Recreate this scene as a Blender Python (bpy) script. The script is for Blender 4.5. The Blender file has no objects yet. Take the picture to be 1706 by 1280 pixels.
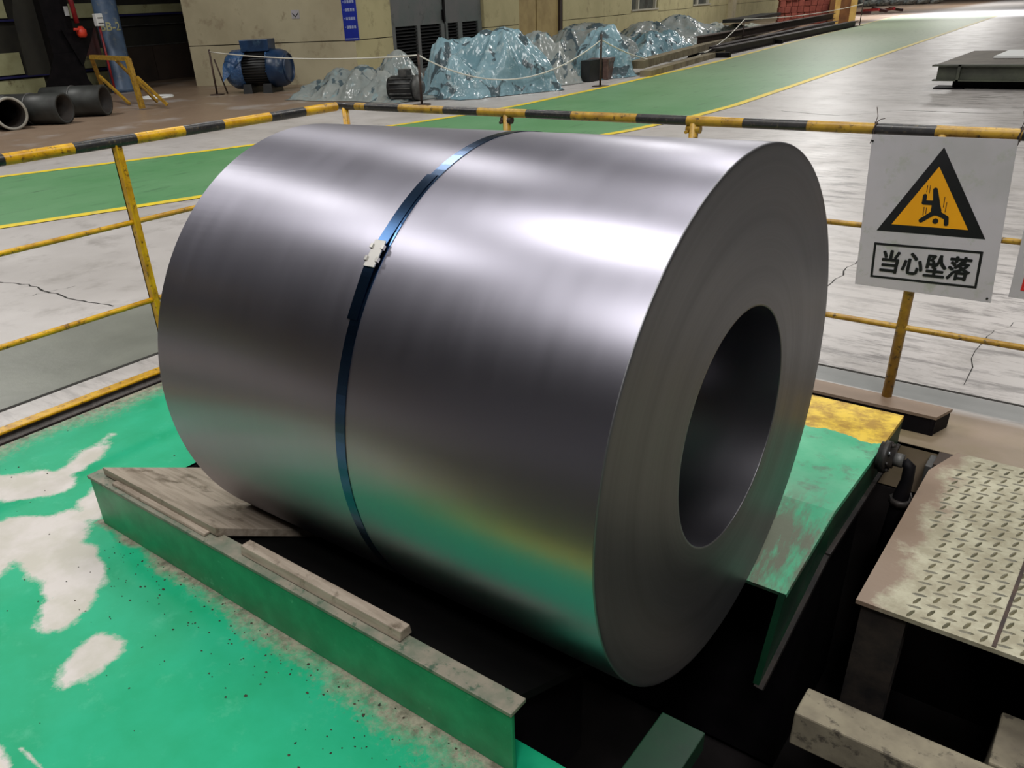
import bpy, bmesh, math, random
from mathutils import Vector, Matrix, noise
random.seed(7)
PI = math.pi
scene = bpy.context.scene
col = scene.collection

# ------------------------------------------------------------------ camera
F, PX, PY, CH = 1332.25, 800.4, 729.6, 1.5563
ROWS = [Vector((0.78661764, 0.61574355, -0.04574458)),
        Vector((-0.26172668, 0.3996248, 0.87852101)),
        Vector((-0.55922431, 0.67908755, -0.47550843))]
cam = bpy.data.cameras.new('camera')
cam.sensor_fit = 'HORIZONTAL'; cam.sensor_width = 36.0
cam.lens = 36.0*F/1706
cam.shift_x = (853-PX)/1706; cam.shift_y = (PY-640)/1706
cam.clip_start = 0.05; cam.clip_end = 400
co = bpy.data.objects.new('camera', cam); col.objects.link(co)
r, u, f_ = ROWS
co.matrix_world = Matrix(((r.x, u.x, -f_.x, 0), (r.y, u.y, -f_.y, 0), (r.z, u.z, -f_.z, CH), (0, 0, 0, 1)))
scene.camera = co

# ------------------------------------------------------------------ world and lamps
w = bpy.data.worlds.new('hall_air'); scene.world = w; w.use_nodes = True
w.node_tree.nodes['Background'].inputs[0].default_value = (0.9, 0.94, 1.0, 1)
w.node_tree.nodes['Background'].inputs[1].default_value = 0.35

def area(loc, sx, sy, watt, colr=(1, 0.98, 0.95), rot=(0, 0, 0), spread=PI):
    l = bpy.data.lights.new('high_bay_or_fill_light', 'AREA'); l.shape = 'RECTANGLE'
    l.size = sx; l.size_y = sy; l.energy = watt; l.color = colr; l.spread = spread
    o = bpy.data.objects.new('high_bay_or_fill_light', l); o.location = loc; o.rotation_euler = rot
    col.objects.link(o); return o
LW = 1.0
area((-2.4, 1.0, 8.8), 2.0, 1.6, 225*LW)
area((1.8, -3.6, 8.8), 1.6, 1.6, 400*LW)  # added fill for the floor, placed out of the coil side's reflection
area((1.0, 4.5, 8.8), 1.6, 1.6, 200*LW)
area((-9.4, -0.3, 8.8), 2.2, 1.6, 230*LW)
area((-9.8, 8.3, 8.8), 2.0, 2.0, 200*LW)
area((-17.0, 5.0, 8.8), 1.6, 1.6, 380*LW)
area((-1.5, 9.5, 8.8), 1.6, 1.6, 205*LW)
area((3.6, -1.2, 8.8), 1.6, 1.6, 200*LW)  # added fill that brightens the end plate and pit beam
area((-7.5, 17.5, 8.8), 1.6, 1.6, 300*LW)
area((-9.5, 29.0, 8.8), 1.6, 1.6, 340*LW)
area((1.0, 22.0, 8.8), 1.6, 1.6, 170*LW)
area((-12.0, 41.0, 8.8), 1.6, 1.6, 700*LW)
area((2.0, 38.0, 8.8), 1.6, 1.6, 380*LW)
area((-12.0, 70.0, 8.8), 4.0, 4.0, 1500*LW)
# daylight from an open roof hatch far down the hall
area((-3.0, 52.0, 9.4), 26.0, 8.0, 2400, (0.9, 0.92, 1.0), spread=0.7)

vs = scene.view_settings
vs.view_transform = 'Standard'; vs.look = 'None'; vs.gamma = 1; vs.use_curve_mapping = False
vs.exposure = 0.32

# ------------------------------------------------------------------ pixel helpers (real planes)
def ray(px, py):
    a, b = (px-PX)/F, -(py-PY)/F
    return ROWS[0]*a + ROWS[1]*b + ROWS[2]
def at(px, py, v=0.0, ax=2):
    d = ray(px, py); o = Vector((0, 0, CH)); t = (v-o[ax])/d[ax]
    return o+d*t
def hz(px, py, x, y):
    d = ray(px, py); t = math.hypot(x, y)/math.hypot(d.x, d.y)
    return CH+t*d.z

# ------------------------------------------------------------------ materials
def lin(c):
    return tuple(((v/255)/12.92 if v/255 <= 0.04045 else ((v/255+0.055)/1.055)**2.4) for v in c[:3])+(1,)
class NT:
    def __init__(s, name):
        s.m = bpy.data.materials.new(name); s.m.use_nodes = True
        s.t = s.m.node_tree; s.n = s.t.nodes; s.b = s.n['Principled BSDF']
    def new(s, ty, **kw):
        x = s.n.new(ty)
        for k, v in kw.items():
            if k[0] == '_': x.inputs[k[1:]].default_value = v
            else: setattr(x, k, v)
        return x
    def link(s, a, b): s.t.links.new(a, b)
    def pos(s):
        if not hasattr(s, '_p'): s._p = s.new('ShaderNodeNewGeometry').outputs['Position']
        return s._p
    def obj(s):
        if not hasattr(s, '_o'): s._o = s.new('ShaderNodeTexCoord').outputs['Object']
        return s._o
    def noise(s, scale, detail=4, rough=0.6, vec=None, stretch=None, dist=0.0):
        n = s.new('ShaderNodeTexNoise'); n.inputs['Scale'].default_value = scale
        n.inputs['Detail'].default_value = detail; n.inputs['Roughness'].default_value = rough
        n.inputs['Distortion'].default_value = dist
        v = vec or s.pos()
        if stretch:
            mp = s.new('ShaderNodeMapping'); mp.inputs['Scale'].default_value = stretch
            s.link(v, mp.inputs['Vector']); v = mp.outputs[0]
        s.link(v, n.inputs['Vector']); return n.outputs['Fac']
    def ramp(s, fac, a, b, smooth=False):
        r_ = s.new('ShaderNodeMapRange'); r_.inputs['From Min'].default_value = a; r_.inputs['From Max'].default_value = b
        if smooth: r_.interpolation_type = 'SMOOTHSTEP'
        s.link(fac, r_.inputs['Value']); return r_.outputs[0]
    def mix(s, fac, a, b):
        m = s.new('ShaderNodeMix'); m.data_type = 'RGBA'
        for sock, v in ((m.inputs['Factor'], fac), (m.inputs[6], a), (m.inputs[7], b)):
            if hasattr(v, 'links'): s.link(v, sock)
            else: sock.default_value = v
        return m.outputs[2]
    def math(s, op, a, b=None):
        m = s.new('ShaderNodeMath'); m.operation = op
        for i, v in enumerate((a, b)):
            if v is None: continue
            if hasattr(v, 'links'): s.link(v, m.inputs[i])
            else: m.inputs[i].default_value = v
        return m.outputs[0]
    def sep(s, v=None):
        x = s.new('ShaderNodeSeparateXYZ'); s.link(v or s.pos(), x.inputs[0]); return x.outputs
    def band(s, v, a, b, soft=0.01):
        return s.math('MULTIPLY', s.ramp(v, a-soft, a+soft), s.ramp(v, b+soft, b-soft))
    def bump(s, h, strength=0.3, dist=0.01):
        b = s.new('ShaderNodeBump'); b.inputs['Strength'].default_value = strength; b.inputs['Distance'].default_value = dist
        s.link(h, b.inputs['Height']); s.link(b.outputs[0], s.b.inputs['Normal'])
    def col(s, c):
        if hasattr(c, 'links'): s.link(c, s.b.inputs['Base Color'])
        else: s.b.inputs['Base Color'].default_value = c
    def set(s, **kw):
        for k, v in kw.items():
            s.b.inputs[k.replace('_', ' ')].default_value = v
def simple(name, c1, c2=None, scale=8, rough=0.6, metal=0.0, bump=0.0, lo=0.4, hi=0.65, c3=None, s3=30, stretch=None, local=False, bscale=None, bdist=0.004):
    t = NT(name); v = t.obj() if local else None
    c = lin(c1)
    if c2:
        c = t.mix(t.ramp(t.noise(scale, vec=v, stretch=stretch), lo, hi), lin(c1), lin(c2))
    if c3:
        c = t.mix(t.ramp(t.noise(s3, detail=6, vec=v, rough=0.7), 0.56, 0.66), c, lin(c3))
    t.col(c); t.set(Roughness=rough, Metallic=metal)
    if bump: t.bump(t.noise(bscale or scale*4, vec=v, detail=5), bump, bdist)
    return t.m
M = {}
M['yellow'] = simple('yellow_paint', (214, 166, 12), (178, 128, 14), 14, 0.38, c3=(96, 66, 24), s3=38, bump=0.15)
M['yellow_old'] = simple('worn_yellow_paint', (176, 138, 40), (140, 104, 36), 18, 0.42, c3=(70, 52, 28), s3=40, bump=0.2)
M['black_paint'] = simple('black_paint', (30, 30, 32), (52, 50, 50), 16, 0.38, c3=(90, 82, 66), s3=60)
M['black_steel'] = simple('black_steel', (9, 8, 11), (18, 15, 18), 6, 0.6)
M['dark_steel'] = simple('dark_steel', (36, 34, 34), (56, 50, 46), 14, 0.5, 0.3, bump=0.2)
M['rust'] = simple('rusty_steel', (70, 52, 42), (44, 34, 30), 10, 0.7, bump=0.2)
M['slope_black'] = simple('black_slope_face', (5, 5, 5), (9, 8, 8), 12, 0.8)  # near-black face of the saddle slope
M['wood'] = simple('oily_grey_wood', (156, 144, 130), (130, 118, 104), 5, 0.6, c3=(98, 86, 72), s3=9, bump=0.2, stretch=(1.2, 9, 9))
M['wood_cut'] = simple('cut_wood_end', (140, 104, 56), (100, 70, 34), 30, 0.7)
M['flange'] = simple('dusty_steel_flange', (128, 122, 108), (88, 100, 84), 12, 0.55, c3=(60, 84, 66), s3=28, bump=0.25)
M['lamp_metal'] = simple('galvanised_steel', (170, 172, 176), (120, 122, 126), 20, 0.3, 0.9)
M['white_panel'] = simple('white_enamel', (176, 178, 180), (160, 160, 158), 4, 0.45)
M['sign_white'] = simple('sign_white_sheet', (184, 179, 185), (170, 167, 169), 3, 0.4, c3=(166, 166, 160), s3=9)
M['sign_black'] = simple('sign_black_print', (14, 12, 16), (20, 18, 22), 4, 0.45)
M['sign_yellow'] = simple('sign_yellow_print', (232, 160, 8), (220, 150, 6), 3, 0.5)
M['sign_red'] = simple('sign_red_print', (190, 30, 26), None)
M['blue_sign'] = simple('blue_sign_sheet', (20, 44, 160), (16, 36, 140), 3, 0.5)
M['blue_sign_text'] = simple('blue_sign_white_print', (190, 200, 225), None)
M['cream_wall'] = simple('cream_plaster', (186, 177, 148), (172, 162, 134), 0.9, 0.85, c3=(158, 146, 120), s3=2.5, bump=0.1)
M['cream_wall_olive'] = simple('olive_cream_plaster', (184, 176, 134), (170, 162, 122), 0.8, 0.85, c3=(158, 148, 112), s3=2.2, bump=0.1)
M['tan_door'] = simple('tan_door_paint', (170, 150, 100), (150, 130, 84), 2, 0.6)
M['steel_door'] = simple('grey_green_door_paint', (92, 100, 98), (104, 104, 104), 1.5, 0.45, c3=(80, 84, 82), s3=4)
M['groove'] = simple('dark_joint', (44, 38, 30), None, rough=0.9)
M['cream_panel'] = simple('pale_yellow_cladding', (176, 176, 136), (150, 148, 108), 1.4, 0.7, c3=(106, 98, 66), s3=2.2)
M['dark_clad'] = simple('dark_olive_cladding', (44, 42, 34), (30, 29, 25), 1.5, 0.8)
M['brown_wall'] = simple('brown_board', (60, 48, 40), (46, 38, 32), 1.6, 0.8)
M['blue_line'] = simple('blue_trim_paint', (30, 30, 84), None)
M['blue_col'] = simple('blue_column_paint', (76, 96, 122), (56, 74, 98), 2.2, 0.5, c3=(100, 108, 114), s3=7)
M['red'] = simple('red_paint', (150, 28, 34), (110, 20, 28), 5, 0.5)
M['orange_red'] = simple('orange_red_paint', (214, 62, 34), (190, 44, 30), 5, 0.5)
M['dark_red'] = simple('dark_red_paint', (58, 14, 20), (40, 10, 16), 4, 0.6)
M['pipe_grey'] = simple('dark_grey_pipe', (54, 56, 54), (40, 40, 38), 3, 0.5, 0.2)
M['pipe_pale'] = simple('pale_pipe_lining', (170, 168, 158), (140, 136, 124), 6, 0.6)
M['pipe_in'] = simple('brown_pipe_inside', (44, 36, 30), (30, 26, 24), 4, 0.7)
M['motor_blue'] = simple('blue_motor_paint', (26, 54, 88), (18, 40, 66), 3, 0.35, c3=(56, 80, 100), s3=5)
M['motor_sheet'] = simple('blue_plastic_wrap', (62, 96, 138), (36, 66, 106), 3.5, 0.2, c3=(130, 150, 172), s3=5, bump=0.8, bscale=9, bdist=0.05)
M['motor_black'] = simple('motor_black_casting', (20, 22, 24), (30, 30, 30), 5, 0.5)
M['grey_casting'] = simple('grey_casting', (92, 92, 90), (60, 60, 60), 8, 0.5, 0.2)
M['brown_wrap'] = simple('brown_wrapped_carton', (108, 84, 76), (76, 58, 52), 8, 0.3, bump=0.6, bscale=14, bdist=0.02)
M['rope'] = simple('white_barrier_tape', (214, 212, 200), None, rough=0.6)
M['brick'] = simple('red_block', (112, 50, 40), (140, 72, 58), 2.2, 0.85, local=False)
M['crate'] = simple('yellow_crate_wood', (200, 164, 90), (176, 138, 70), 3, 0.7)
M['crate_in'] = simple('brown_crate_board', (120, 78, 38), (96, 58, 28), 3, 0.7)
M['timber'] = simple('old_timber', (132, 122, 96), (100, 88, 66), 3, 0.8)
M['beam_steel'] = simple('dark_rusty_beam', (52, 42, 40), (34, 28, 30), 2.5, 0.6)
M['olive_beam'] = simple('olive_steel_beam', (74, 78, 64), (56, 58, 50), 3, 0.6)
M['platform_top'] = simple('dusty_platform_top', (104, 98, 88), (84, 78, 70), 3, 0.6)
M['tyre'] = simple('grey_wire_coil', (170, 178, 178), (90, 96, 98), 6, 0.5)
M['pit'] = simple('pit_concrete', (34, 30, 31), (24, 22, 22), 3, 0.9)
M['beam_conc'] = simple('grimy_concrete_beam', (142, 134, 114), (110, 102, 88), 6, 0.8, c3=(80, 74, 64), s3=20, bump=0.3)
M['dark_line'] = simple('dark_floor_joint', (40, 38, 34), None, rough=0.9)
M['channel'] = simple('grimy_channel', (34, 26, 26), (54, 44, 40), 20, 0.6, bump=0.4)
M['glass'] = simple('dim_window_glass', (86, 90, 84), (60, 62, 58), 2, 0.2)
M['frame_grey'] = simple('pale_window_frame', (176, 172, 156), None)
M['debris'] = simple('dark_grit', (40, 38, 30), (70, 60, 44), 40, 0.9)
M['white_bin'] = simple('white_scraps', (220, 222, 220), None)

for k_ in ('slope_black', 'pit', 'black_steel'): M[k_].node_tree.nodes['Principled BSDF'].inputs['Specular IOR Level'].default_value = 0.12
def mat_coil():
    t = NT('rolled_steel')
    t.col(lin((158, 156, 168))); t.set(Metallic=1.0, Roughness=0.38, Anisotropic=0.72, Anisotropic_Rotation=0.25)
    tg = t.new('ShaderNodeTangent'); tg.direction_type = 'RADIAL'; tg.axis = 'X'
    t.link(tg.outputs[0], t.b.inputs['Tangent'])
    n = t.noise(3.0, detail=3, vec=t.obj(), stretch=(6, 0.6, 0.6))
    rr = t.new('ShaderNodeMapRange'); t.link(n, rr.inputs['Value'])
    rr.inputs['To Min'].default_value = 0.35; rr.inputs['To Max'].default_value = 0.42
    t.link(rr.outputs[0], t.b.inputs['Roughness'])
    return t.m
def mat_coil_face():
    t = NT('coil_edge_laps')
    x = t.sep(t.obj())
    rad = t.math('SQRT', t.math('ADD', t.math('POWER', x[1], 2.0), t.math('POWER', x[2], 2.0)))
    cx = t.new('ShaderNodeCombineXYZ'); t.link(rad, cx.inputs[0])
    n = t.noise(230, detail=3, vec=cx.outputs[0]); n2 = t.noise(22, detail=3, vec=cx.outputs[0])
    c = t.mix(t.ramp(n, 0.35, 0.7), lin((106, 106, 109)), lin((114, 114, 117)))
    c = t.mix(t.ramp(n2, 0.4, 0.62), c, lin((102, 102, 105)))
    t.col(c); t.set(Metallic=0.85, Roughness=0.42)
    t.bump(n, 0.03, 0.0006)
    return t.m
M['coil'] = mat_coil(); M['coil_face'] = mat_coil_face()
t = NT('blued_strapping'); t.col(lin((58, 86, 122))); t.set(Metallic=1.0, Roughness=0.24); M['strap'] = t.m
t = NT('clasp_steel'); t.col(lin((176, 174, 170))); t.set(Metallic=1.0, Roughness=0.42); M['clasp'] = t.m

def mat_floor():
    t = NT('polished_concrete'); x = t.sep()
    c = t.mix(t.ramp(t.noise(0.55, 5), 0.35, 0.65), lin((192, 187, 184)), lin((172, 167, 163)))
    c = t.mix(t.ramp(t.noise(3.0, 6, 0.7), 0.52, 0.75), c, lin((148, 143, 138)))
    # fine dark streaks from dragging
    st = t.math('MULTIPLY', t.ramp(t.noise(2.2, 8, 0.75, stretch=(1.0, 5, 1)), 0.49, 0.60), t.ramp(t.noise(0.35, 2), 0.36, 0.54))
    c = t.mix(t.math('MULTIPLY', t.math('MULTIPLY', st, 0.8), t.ramp(x[0], -5.0, -2.6)), c, lin((92, 88, 86)))
    # far-left storage area is brown and dirty
    d = t.math('MULTIPLY', t.ramp(x[0], -11.3, -12.6), t.ramp(t.noise(0.9, 4), 0.2, 0.45))
    c = t.mix(d, c, lin((134, 114, 96)))
    # darker repaired strips round the pit railings
    n = t.noise(1.6, 5)
    b1 = t.math('MULTIPLY', t.band(x[0], -4.72, -3.86), t.ramp(x[1], 3.7, 3.6))
    c = t.mix(b1, c, t.mix(t.ramp(n, 0.3, 0.7), lin((122, 124, 114)), lin((100, 102, 94))))
    b2 = t.math('MULTIPLY', t.band(x[1], 3.50, 3.66), t.ramp(x[0], -3.9, -3.8))
    c = t.mix(b2, c, t.mix(t.ramp(n, 0.3, 0.7), lin((140, 140, 138)), lin((116, 118, 116))))
    b3 = t.math('MULTIPLY', t.band(x[1], 3.0, 3.47, 0.03), t.ramp(x[0], -0.6, -0.5))
    c = t.mix(b3, c, t.mix(t.ramp(n, 0.4, 0.6), lin((138, 122, 106)), lin((120, 108, 84))))
    t.col(c)
    r1 = t.new('ShaderNodeMapRange'); t.link(t.noise(1.8, 5), r1.inputs['Value'])
    r1.inputs['To Min'].default_value = 0.22; r1.inputs['To Max'].default_value = 0.55
    t.link(r1.outputs[0], t.b.inputs['Roughness'])
    t.bump(t.noise(7, 6, 0.65), 0.35, 0.006)
    return t.m
M['floor'] = mat_floor()
M['floor_dark'] = simple('unlit_dark_concrete', (52, 49, 44), (40, 38, 34), 1.5, 0.5, bump=0.2)  # dark colour stands in for unlit floor behind the camera
def mat_walk():
    t = NT('green_walkway_paint'); x = t.sep()
    c = t.mix(t.ramp(t.noise(0.8, 5), 0.35, 0.65), lin((84, 140, 90)), lin((100, 150, 104)))
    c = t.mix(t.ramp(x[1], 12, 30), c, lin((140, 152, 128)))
    st = t.ramp(t.noise(1.8, 8, 0.7, stretch=(4.5, 1, 1)), 0.55, 0.72)
    c = t.mix(t.math('MULTIPLY', st, 0.65), c, lin((52, 84, 58)))
    t.col(c); t.set(Roughness=0.45); t.bump(t.noise(7, 6), 0.2, 0.004)
    return t.m
M['walk'] = mat_walk()
t = NT('yellow_line_paint')
c = t.mix(t.ramp(t.noise(5, 6, 0.7), 0.5, 0.66), lin((232, 204, 40)), lin((196, 178, 96)))
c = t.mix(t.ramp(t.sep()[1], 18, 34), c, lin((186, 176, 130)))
t.col(c); t.set(Roughness=0.5); M['line'] = t.m

def mat_green():
    t = NT('green_floor_paint')
    a = t.new('ShaderNodeAttribute'); a.attribute_name = 'wear'
    s3 = t.new('ShaderNodeSeparateColor'); t.link(a.outputs['Color'], s3.inputs[0])
    wear, dirt, edge = s3.outputs[0], s3.outputs[1], s3.outputs[2]
    n = t.noise(26, 7, 0.75); n2 = t.noise(5, 5)
    base = t.mix(t.ramp(n2, 0.35, 0.65), lin((8, 150, 104)), lin((22, 160, 118)))
    base = t.mix(t.math('MULTIPLY', t.ramp(t.noise(9, 7, 0.75), 0.56, 0.72), 0.35), base, lin((90, 180, 146)))
    wf = t.ramp(t.math('ADD', wear, t.math('MULTIPLY', t.math('SUBTRACT', n, 0.5), 0.9)), 0.36, 0.66)
    cpale = t.mix(t.ramp(n2, 0.4, 0.6), lin((196, 190, 186)), lin((180, 176, 166)))
    c = t.mix(wf, base, cpale)
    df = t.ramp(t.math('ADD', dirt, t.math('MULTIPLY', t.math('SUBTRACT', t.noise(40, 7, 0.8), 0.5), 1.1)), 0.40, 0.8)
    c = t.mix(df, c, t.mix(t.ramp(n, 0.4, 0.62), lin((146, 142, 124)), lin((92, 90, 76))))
    # small dark specks
    sp = t.ramp(t.noise(70, 3, 0.5), 0.735, 0.76)
    c = t.mix(t.math('MULTIPLY', sp, t.ramp(dirt, 0.0, 0.5)), c, lin((46, 50, 38)))
    c = t.mix(edge, c, lin((222, 200, 50)))
    c = t.mix(a.outputs['Alpha'], t.mix(n2, lin((44, 42, 37)), lin((54, 51, 44))), c)  # alpha paints the camera-side floor dark, for the coil's dark reflection
    t.col(c); t.set(Roughness=0.5, Specular_IOR_Level=0.3); t.bump(t.noise(60, 6), 0.12, 0.002)
    return t.m
M['green_floor'] = mat_green()
def mat_beam_green():
    t = NT('dark_green_steel_paint')
    c = t.mix(t.ramp(t.noise(9, 6), 0.35, 0.65), lin((28, 122, 78)), lin((42, 146, 98)))
    c = t.mix(t.ramp(t.noise(24, 7, 0.75), 0.62, 0.72), c, lin((96, 172, 132)))
    t.col(c); t.set(Roughness=0.42); t.bump(t.noise(30, 5), 0.15, 0.003); return t.m
M['beam_green'] = mat_beam_green()
def mat_block():
    t = NT('green_and_yellow_block_paint'); x = t.sep()
    g = t.mix(t.ramp(t.noise(7, 6), 0.35, 0.65), lin((60, 158, 118)), lin((92, 172, 134)))
    g = t.mix(t.ramp(t.noise(12, 8, 0.75), 0.53, 0.66), g, lin((84, 122, 100)))
    lower = t.ramp(x[1], 2.42, 2.2)
    g = t.mix(t.math('MULTIPLY', lower, t.ramp(t.noise(6, 6, 0.7, stretch=(2.5, 0.6, 1)), 0.42, 0.56)), g, lin((98, 104, 88)))
    yl = t.mix(t.ramp(t.noise(14, 7, 0.7), 0.42, 0.6), lin((214, 182, 62)), lin((160, 126, 48)))
    yv = t.math('ADD', x[1], t.math('MULTIPLY', t.math('SUBTRACT', t.noise(9, 4), 0.5), 0.12))
    c = t.mix(t.ramp(yv, 2.795, 2.80), g, yl)
    t.col(c); t.set(Roughness=0.5); t.bump(t.noise(24, 6), 0.25, 0.004); return t.m
M['block'] = mat_block()
M['shade_green'] = simple('shaded_green_paint', (11, 54, 33), (8, 42, 27), 8, 0.5, c3=(30, 54, 40), s3=20)  # green with shade put into the colour, for end plate and stub
def mat_plate():
    t = NT('worn_plate_paint'); x = t.sep()
    c = t.mix(t.ramp(t.noise(12, 7, 0.7), 0.4, 0.6), lin((168, 164, 142)), lin((142, 136, 114)))
    d = t.math('ADD', t.ramp(x[0], -0.16, -0.31), t.math('MULTIPLY', t.math('SUBTRACT', t.noise(7, 6, 0.7), 0.5), 2.2))
    c = t.mix(t.ramp(d, 0.35, 0.7), c, lin((126, 108, 92)))
    t.col(c); t.set(Roughness=0.5, Metallic=0.1); t.bump(t.noise(40, 6), 0.3, 0.003); return t.m
M['plate'] = mat_plate()
M['lug'] = simple('dark_tread_lug', (72, 70, 52), (104, 98, 74), 22, 0.45, 0.0)
def mat_tarp(name, c1, c2, c3):
    t = NT(name)
    c = t.mix(t.ramp(t.noise(1.3, 4), 0.42, 0.58), lin(c1), lin(c2))
    c = t.mix(t.ramp(t.noise(4, 6, 0.7), 0.55, 0.68), c, lin(c3))
    c = t.mix(t.ramp(t.noise(2.3, 3, 0.5, dist=1.2), 0.56, 0.60), c, lin((78, 92, 98)))
    t.col(c); t.set(Roughness=0.22)
    v = t.new('ShaderNodeTexVoronoi'); v.feature = 'F1'; v.inputs['Scale'].default_value = 3.6
    mp = t.new('ShaderNodeMapping'); mp.inputs['Scale'].default_value = (1, 1, 0.55)
    wob = t.new('ShaderNodeVectorMath'); wob.operation = 'ADD'
    nz = t.new('ShaderNodeTexNoise'); nz.inputs['Scale'].default_value = 2.5; t.link(t.pos(), nz.inputs['Vector'])
    t.link(t.pos(), wob.inputs[0]); t.link(nz.outputs['Color'], wob.inputs[1]); t.link(wob.outputs[0], mp.inputs['Vector']); t.link(mp.outputs[0], v.inputs['Vector'])
    t.bump(v.outputs['Distance'], 0.30, 0.07)
    return t.m
M['tarp_blue'] = mat_tarp('blue_plastic_sheet', (136, 166, 176), (108, 140, 150), (176, 192, 194))
M['tarp_grey'] = mat_tarp('grey_plastic_sheet', (150, 154, 150), (130, 138, 136), (128, 156, 162))
M['tarp_pale'] = mat_tarp('pale_plastic_sheet', (170, 174, 166), (138, 146, 144), (190, 196, 190))

# ------------------------------------------------------------------ mesh helpers
class MB:
    def __init__(s): s.v = []; s.f = []; s.mi = []; s.sm = []
    def add(s, vs_, fs, mi=0, smooth=False):
        o = len(s.v); s.v += [tuple(v) for v in vs_]
        for q in fs: s.f.append(tuple(i+o for i in q)); s.mi.append(mi); s.sm.append(smooth)
        return s
    def box(s, a, b, mi=0, rz=0, c=None):
        x0, y0, z0 = a; x1, y1, z1 = b
        vs_ = [Vector(p) for p in ((x0,y0,z0),(x1,y0,z0),(x1,y1,z0),(x0,y1,z0),(x0,y0,z1),(x1,y0,z1),(x1,y1,z1),(x0,y1,z1))]
        if rz:
            cc = Vector(c) if c else Vector(((x0+x1)/2, (y0+y1)/2, 0)); R = Matrix.Rotation(rz, 3, 'Z')
            vs_ = [R@(v-Vector((cc.x, cc.y, 0)))+Vector((cc.x, cc.y, 0)) for v in vs_]
        return s.add(vs_, [(0,3,2,1),(4,5,6,7),(0,1,5,4),(1,2,6,5),(2,3,7,6),(3,0,4,7)], mi)
    def beam(s, p, q, wid, hgt, up=(0,0,1), mi=0):
        p, q = Vector(p), Vector(q); d = (q-p).normalized(); a = d.cross(Vector(up)).normalized()*wid/2; b = a.cross(d).normalized()*hgt/2
        vs_ = [p-a-b, p+a-b, p+a+b, p-a+b, q-a-b, q+a-b, q+a+b, q-a+b]
        return s.add(vs_, [(0,3,2,1),(4,5,6,7),(0,1,5,4),(1,2,6,5),(2,3,7,6),(3,0,4,7)], mi)
    def tube(s, pts, rad, n=12, mi=0, cap=True, mis=None):
        pts = [Vector(p) for p in pts]; rings = []
        ref = Vector((0, 0, 1))
        for i, p in enumerate(pts):
            d = (pts[min(i+1, len(pts)-1)]-pts[max(i-1, 0)]).normalized()
            rf = ref if abs(d.dot(ref)) < 0.95 else Vector((1, 0, 0))
            a = d.cross(rf).normalized(); b = d.cross(a).normalized()
            rr = rad[i] if isinstance(rad, (list, tuple)) else rad
            rings.append([p+(a*math.cos(2*PI*k/n)+b*math.sin(2*PI*k/n))*rr for k in range(n)])
        o = len(s.v)
        for r_ in rings: s.v += [tuple(v) for v in r_]
        for i in range(len(pts)-1):
            for k in range(n):
                s.f.append((o+i*n+k, o+i*n+(k+1) % n, o+(i+1)*n+(k+1) % n, o+(i+1)*n+k)); s.mi.append(mis[i] if mis else mi); s.sm.append(True)
        if cap:
            s.f.append(tuple(o+k for k in range(n))); s.mi.append(mis[0] if mis else mi); s.sm.append(False)
            s.f.append(tuple(o+(len(pts)-1)*n+n-1-k for k in range(n))); s.mi.append(mis[-1] if mis else mi); s.sm.append(False)
        return s
    def prism(s, poly, d, mi=0):
        """poly: list of 3D points, d: extrusion vector"""
        n = len(poly); d = Vector(d); P = [Vector(p) for p in poly]
        return s.add(P+[p+d for p in P], [tuple(range(n-1, -1, -1)), tuple(range(n, 2*n))]+[(i, (i+1) % n, n+(i+1) % n, n+i) for i in range(n)], mi)
    def lathe(s, prof, axis_o, axis_d, n=48, mi=0, mis=None, smooth=True, closed=False):
        """prof: (along, radius)"""
        o_ = Vector(axis_o); d = Vector(axis_d).normalized()
        rf = Vector((0, 0, 1)) if abs(d.z) < 0.9 else Vector((1, 0, 0))
        a = d.cross(rf).normalized(); b = d.cross(a).normalized(); base = len(s.v); m = len(prof)
        for al, rr in prof:
            for k in range(n):
                s.v.append(tuple(o_+d*al+(a*math.cos(2*PI*k/n)+b*math.sin(2*PI*k/n))*rr))
        for i in range(m if closed else m-1):
            j = (i+1) % m
            for k in range(n):
                s.f.append((base+i*n+k, base+j*n+k, base+j*n+(k+1) % n, base+i*n+(k+1) % n)); s.mi.append(mis[i] if mis else mi); s.sm.append(smooth)
        return s
    def build(s, name, mats, parent=None, origin=None, bevel=0.0):
        me = bpy.data.meshes.new(name)
        if origin is None and parent is not None: origin = Vector((0, 0, 0)); pv = parent.get('_w') and Vector(parent['_w'])
        else: pv = None
        off = Vector(origin) if origin is not None else Vector((0, 0, 0))
        if parent is not None: off = Vector(parent['_w']) if '_w' in parent.keys() else Vector((0, 0, 0))
        me.from_pydata([tuple(Vector(v)-off) for v in s.v], [], s.f)
        if not isinstance(mats, (list, tuple)): mats = [mats]
        for m_ in mats: me.materials.append(m_)
        me.polygons.foreach_set('material_index', s.mi); me.polygons.foreach_set('use_smooth', s.sm)
        me.update()
        bm = bmesh.new(); bm.from_mesh(me); bmesh.ops.recalc_face_normals(bm, faces=bm.faces); bm.to_mesh(me); bm.free()
        ob = bpy.data.objects.new(name, me); col.objects.link(ob)
        if parent is not None: ob.parent = parent
        ob.location = (0, 0, 0) if parent is not None else off
        ob['_w'] = tuple(off)
        if bevel:
            bv = ob.modifiers.new('bevel', 'BEVEL'); bv.width = bevel; bv.segments = 2; bv.limit_method = 'ANGLE'
        return ob
def tag(o, label=None, cat=None, group=None, kind=None):
    if label: o['label'] = label
    if cat: o['category'] = cat
    if group: o['group'] = group
    if kind: o['kind'] = kind
    return o
def thing(name, loc, label, cat, group=None):
    o = bpy.data.objects.new(name, None); col.objects.link(o); o.location = loc; o['_w'] = tuple(loc); o.empty_display_size = 0.1
    return tag(o, label, cat, group)
def struct(o): o['kind'] = 'structure'; return o
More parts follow.
